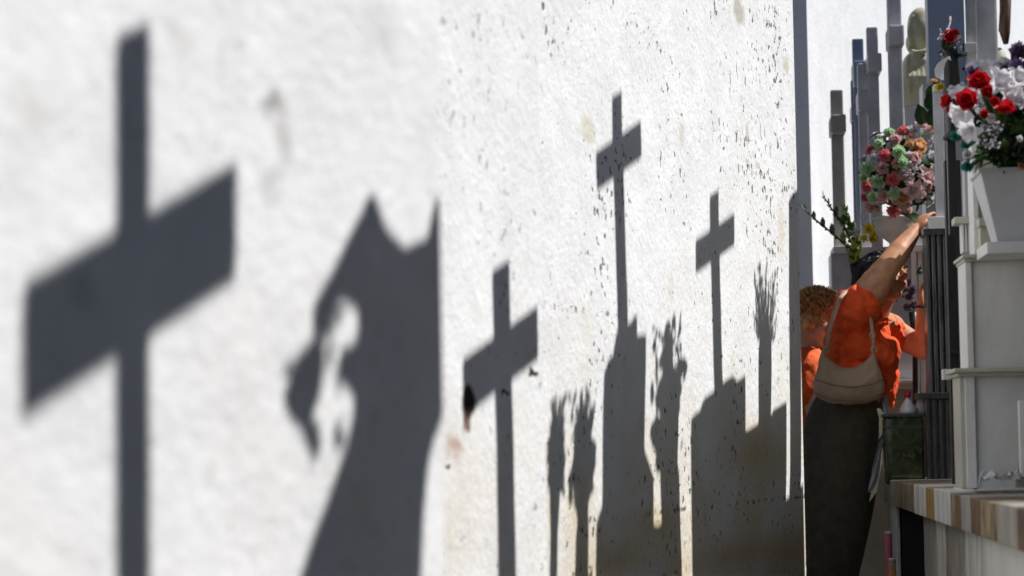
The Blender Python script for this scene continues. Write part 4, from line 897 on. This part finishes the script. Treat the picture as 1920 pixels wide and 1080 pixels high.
# flower vases
def shadow_vase(k, c, prof, blobs, label, spray=None, leaves=None):
    t_ = thing('flower_vase', toward(prof[0][0], 1080, k, c), label, 'vase', SH)
    mb = MB(); pts = [toward((a_ + b_) / 2, y, k, c) for a_, b_, y in prof]
    px_m = (toward(prof[0][0] + 10, 900, k, c).y - toward(prof[0][0], 900, k, c).y) / 10
    mb.tube(pts, [(b_ - a_) / 2 * px_m for a_, b_, y in prof], 14, 1); mb.build('vase', 'black', t_, True)
    fm = MB()
    for x, y, w_, h_ in blobs:
        q_ = toward(x, y, k, c); sy_ = w_ * px_m; sz_ = h_ / ppm(wallpt(x, y, k).y) * .8
        n_ = 5 if w_ > 12 else 1
        for j in range(n_):
            o_ = Vector((rnd.uniform(-.02, .02), rnd.uniform(-.35, .35) * sy_ * (n_ > 1), rnd.uniform(-.3, .3) * sz_ * (n_ > 1)))
            fm.ell(q_ + o_, (.012, sy_ * (.62 if n_ == 1 else .42), sz_ * (.6 if n_ == 1 else .42)), Matrix.Rotation(rnd.uniform(-.3, .3), 3, 'X'), 2)
        for j in range(7 if w_ > 8 else 0):
            fm.petal(q_, (rnd.uniform(-.2, .2), rnd.uniform(-1, 1), rnd.uniform(-.3, 1)), (1, 0, 0), sz_ * .85, sz_ * .34, .2)
        fm.tube([q_, toward(x * .5 + (prof[-1][0] + prof[-1][1]) * .25, y + 40, k, c)], .003, 5)
    if leaves:
        for j in range(leaves[4]):
            u_ = rnd.random(); x = leaves[0] + (leaves[1] - leaves[0]) * rnd.random(); y = leaves[2] + (leaves[3] - leaves[2]) * u_
            if rnd.random() > .35 and abs(x - (leaves[0] + leaves[1]) / 2) > 8 + 18 * math.sin(min(1, u_ * 1.6 + .2) * 2.6): continue
            fm.petal(toward(x, y, k, c), (rnd.uniform(-.3, .3), rnd.uniform(-1, 1), rnd.uniform(-.2, 1)), (1, 0, 0), rnd.uniform(.035, .07), rnd.uniform(.016, .032), .2)
    fm.build('foliage', 'leaf', t_)
    if spray:
        sm = MB(); x0, y0, x1, y1, n_ = spray
        root = toward((prof[-1][0] + prof[-1][1]) / 2, prof[-1][2], k, c)
        for j in range(n_):
            tip = toward(rnd.uniform(x0, x1), y0 + (y1 - y0) * rnd.random() ** 1.8, k, c) + Vector((rnd.uniform(-.04, .04), 0, 0))
            mid = root.lerp(tip, .5) + Vector((0, (tip.y - root.y) * .1, 0))
            sm.tube([root, mid, tip], [.0024, .0022, .002], 4)
            for q_ in range(3):
                sm.petal(mid.lerp(tip, .1 + .45 * q_), (rnd.uniform(-.3, .3), rnd.uniform(-1, 1), 1.4), (1, 0, 0), .034, .017, .1)
        sm.build('spray', 'leaf', t_)
    return t_
shadow_vase(3, 1.12, [(1030, 1047, 1300), (1031, 1046, 1000), (1028, 1052, 900), (1030, 1056, 860)], [(1037, 795, 9, 60), (1032, 860, 16, 50), (1048, 850, 16, 50), (1033, 830, 9, 60), (1043, 840, 20, 60), (1051, 815, 6, 45), (1043, 880, 26, 60), (1036, 765, 3, 24), (1053, 850, 8, 60)], 'narrow flower vase out of frame, nearest of the three', leaves=(1028, 1058, 760, 930, 45))
shadow_vase(3, 1.12, [(1083, 1107, 1300), (1080, 1106, 1010), (1084, 1104, 960), (1074, 1108, 880), (1074, 1104, 830)], [(1088, 738, 6, 28), (1089, 768, 7, 40), (1089, 800, 6, 40), (1104, 795, 9, 34), (1080, 806, 9, 30), (1092, 835, 30, 60), (1085, 880, 36, 60), (1100, 870, 28, 60), (1107, 835, 7, 30), (1112, 880, 8, 60), (1070, 915, 7, 40), (1096, 925, 22, 60)], 'wide flower vase out of frame, second of the three', leaves=(1066, 1116, 745, 945, 70))
shadow_vase(3, 1.25, [(1243, 1275, 1400), (1244, 1275, 1000), (1241, 1272, 900), (1238, 1270, 800), (1240, 1266, 720)], [(1264, 601, 7, 26), (1250, 635, 13, 34), (1258, 646, 13, 30), (1226, 658, 6, 26), (1247, 675, 16, 40), (1281, 685, 14, 36), (1275, 700, 12, 30), (1254, 700, 22, 50), (1223, 730, 6, 44), (1245, 745, 26, 60), (1262, 740, 26, 60), (1270, 720, 14, 40), (1256, 790, 34, 60), (1232, 800, 14, 60), (1272, 760, 8, 36), (1225, 810, 8, 30), (1240, 840, 20, 60)], 'tall leafy flower vase out of frame beside the stepped tomb', leaves=(1224, 1284, 605, 880, 120))
shadow_vase(3, 1.43, [(1424, 1446, 900), (1423, 1447, 760), (1422, 1448, 665), (1427, 1445, 645), (1430, 1442, 636)], [], 'slim vase of dry sprays out of frame on the low block', (1412, 518, 1457, 630, 90))
# robed angel next to the camera
an = thing('angel_statue', (toward(720, 1080, 1, .62).x, toward(720, 1080, 1, .62).y, .3), 'robed stone angel out of frame between the two nearest crosses', 'statue', SH)
def T1(x, y, dx=0): return toward(x, y, 1, .62) + Vector((dx, 0, 0))
mb = MB()
def loft(rows, dx=.06):
    """rows of (left px, right px, y): oval sections of the robe"""
    rings = []
    for l, r_, y in rows:
        a_, b_ = T1(l, y), T1(r_, y); c_ = (a_ + b_) / 2; hw_ = (b_.y - a_.y) / 2; zt = c_.z
        rings.append([mb.bm.verts.new((c_.x + dx + dx * math.cos(6.2832 * k / 20), c_.y + hw_ * math.sin(6.2832 * k / 20), a_.z * .5 + b_.z * .5 + 1.2 * dx)) for k in range(20)])
    for a_, b_ in zip(rings, rings[1:]):
        for k in range(20): mb.bm.faces.new((a_[k], a_[(k + 1) % 20], b_[(k + 1) % 20], b_[k]))
    mb.bm.faces.new(rings[0][::-1]); mb.bm.faces.new(rings[-1])
loft([(520, 780, 1500), (538, 800, 1080), (560, 808, 985), (590, 822, 905), (612, 842, 850), (648, 842, 765), (664, 842, 700), (668, 842, 640), (674, 842, 580)], .05)
mb.build('robe', 'granite', an, True)
mb = MB(); mb.prism([T1(*p) for p in ((632, 500), (660, 440), (690, 366), (702, 366), (722, 428), (757, 466), (800, 446), (813, 385), (850, 310), (850, 660), (700, 700), (672, 600), (672, 520), (650, 500))], (.04, 0, 0)); mb.build('wings', 'granite', an)
mb = MB(); mb.prism([T1(*p) for p in ((696, 366), (660, 430), (625, 505), (590, 568), (598, 582), (622, 568), (636, 520), (655, 500), (690, 470))], (.03, 0, 0))
mb.prism([T1(*p) for p in ((606, 618), (580, 640), (556, 690), (536, 728), (548, 762), (570, 785), (584, 822), (596, 840), (600, 825), (588, 796), (590, 760), (604, 720), (612, 670))], (.012, 0, 0))
mb.prism([T1(*p) for p in ((676, 630), (642, 655), (638, 675), (655, 700), (680, 735))], (.02, 0, 0))
mb.tube([T1(600, 575), T1(596, 600), T1(598, 625)], [.004, .003, .004], 8)
for x, y, n_ in ((560, 700, 7), (565, 740, 7), (578, 780, 7), (592, 816, 4), (596, 640, 6), (612, 560, 5), (628, 600, 4), (618, 650, 3), (646, 660, 5), (640, 800, 4), (598, 800, 5)):
    for j in range(n_): mb.petal(T1(x + rnd.uniform(-8, 8), y + rnd.uniform(-16, 16)), (rnd.uniform(-.3, .3), rnd.uniform(-1, 1), rnd.uniform(-1, .6)), (1, 0, 0), rnd.uniform(.02, .04), rnd.uniform(.012, .02), .2)
mb.build('raised_sleeve', 'granite', an)
# unseen mass added further right to keep the near tombs in shade
mt = thing('shade_block', (1.75, 8.9, 0), 'unseen block added out of frame to shade the near tombs', 'tomb', SH)
mb = MB(); mb.box((1.6, 7.3, 0), (2.4, 10.4, 2.05), bev=.01); mb.build('body', 'granite', mt)
mb = MB(); mb.box((1.56, 7.25, 2.05), (2.45, 10.45, 2.12), bev=.01); mb.build('cap', 'granite', mt)

# unseen dark masses added to block sky light, beyond memorials and behind camera
def sky_blocker(x0, x1, y0, y1, top, seed, label):
    hd = MB(); hr = random.Random(seed); n_ = int((x1 - x0) * (y1 - y0) * 6)
    for k in range(n_): hd.ell((hr.uniform(x0, x1), hr.uniform(y0, y1), hr.uniform(.4, top - .5)), (hr.uniform(.3, .6), hr.uniform(.3, .6), hr.uniform(.4, .8)), sub=2)
    hd.box((x0, y0, 0), (x1, y1, top - .4)); tag(hd.build('sky_block_mass', 'leaf'), label, 'sky_blocker')
sky_blocker(4.6, 5.6, -6, 40, 5.0, 3, 'unseen dark foliage mass added behind the memorials to block the sky')
sky_blocker(-4, 4, -7, -6, 6, 4, 'unseen dark foliage mass added behind the camera to block the sky')
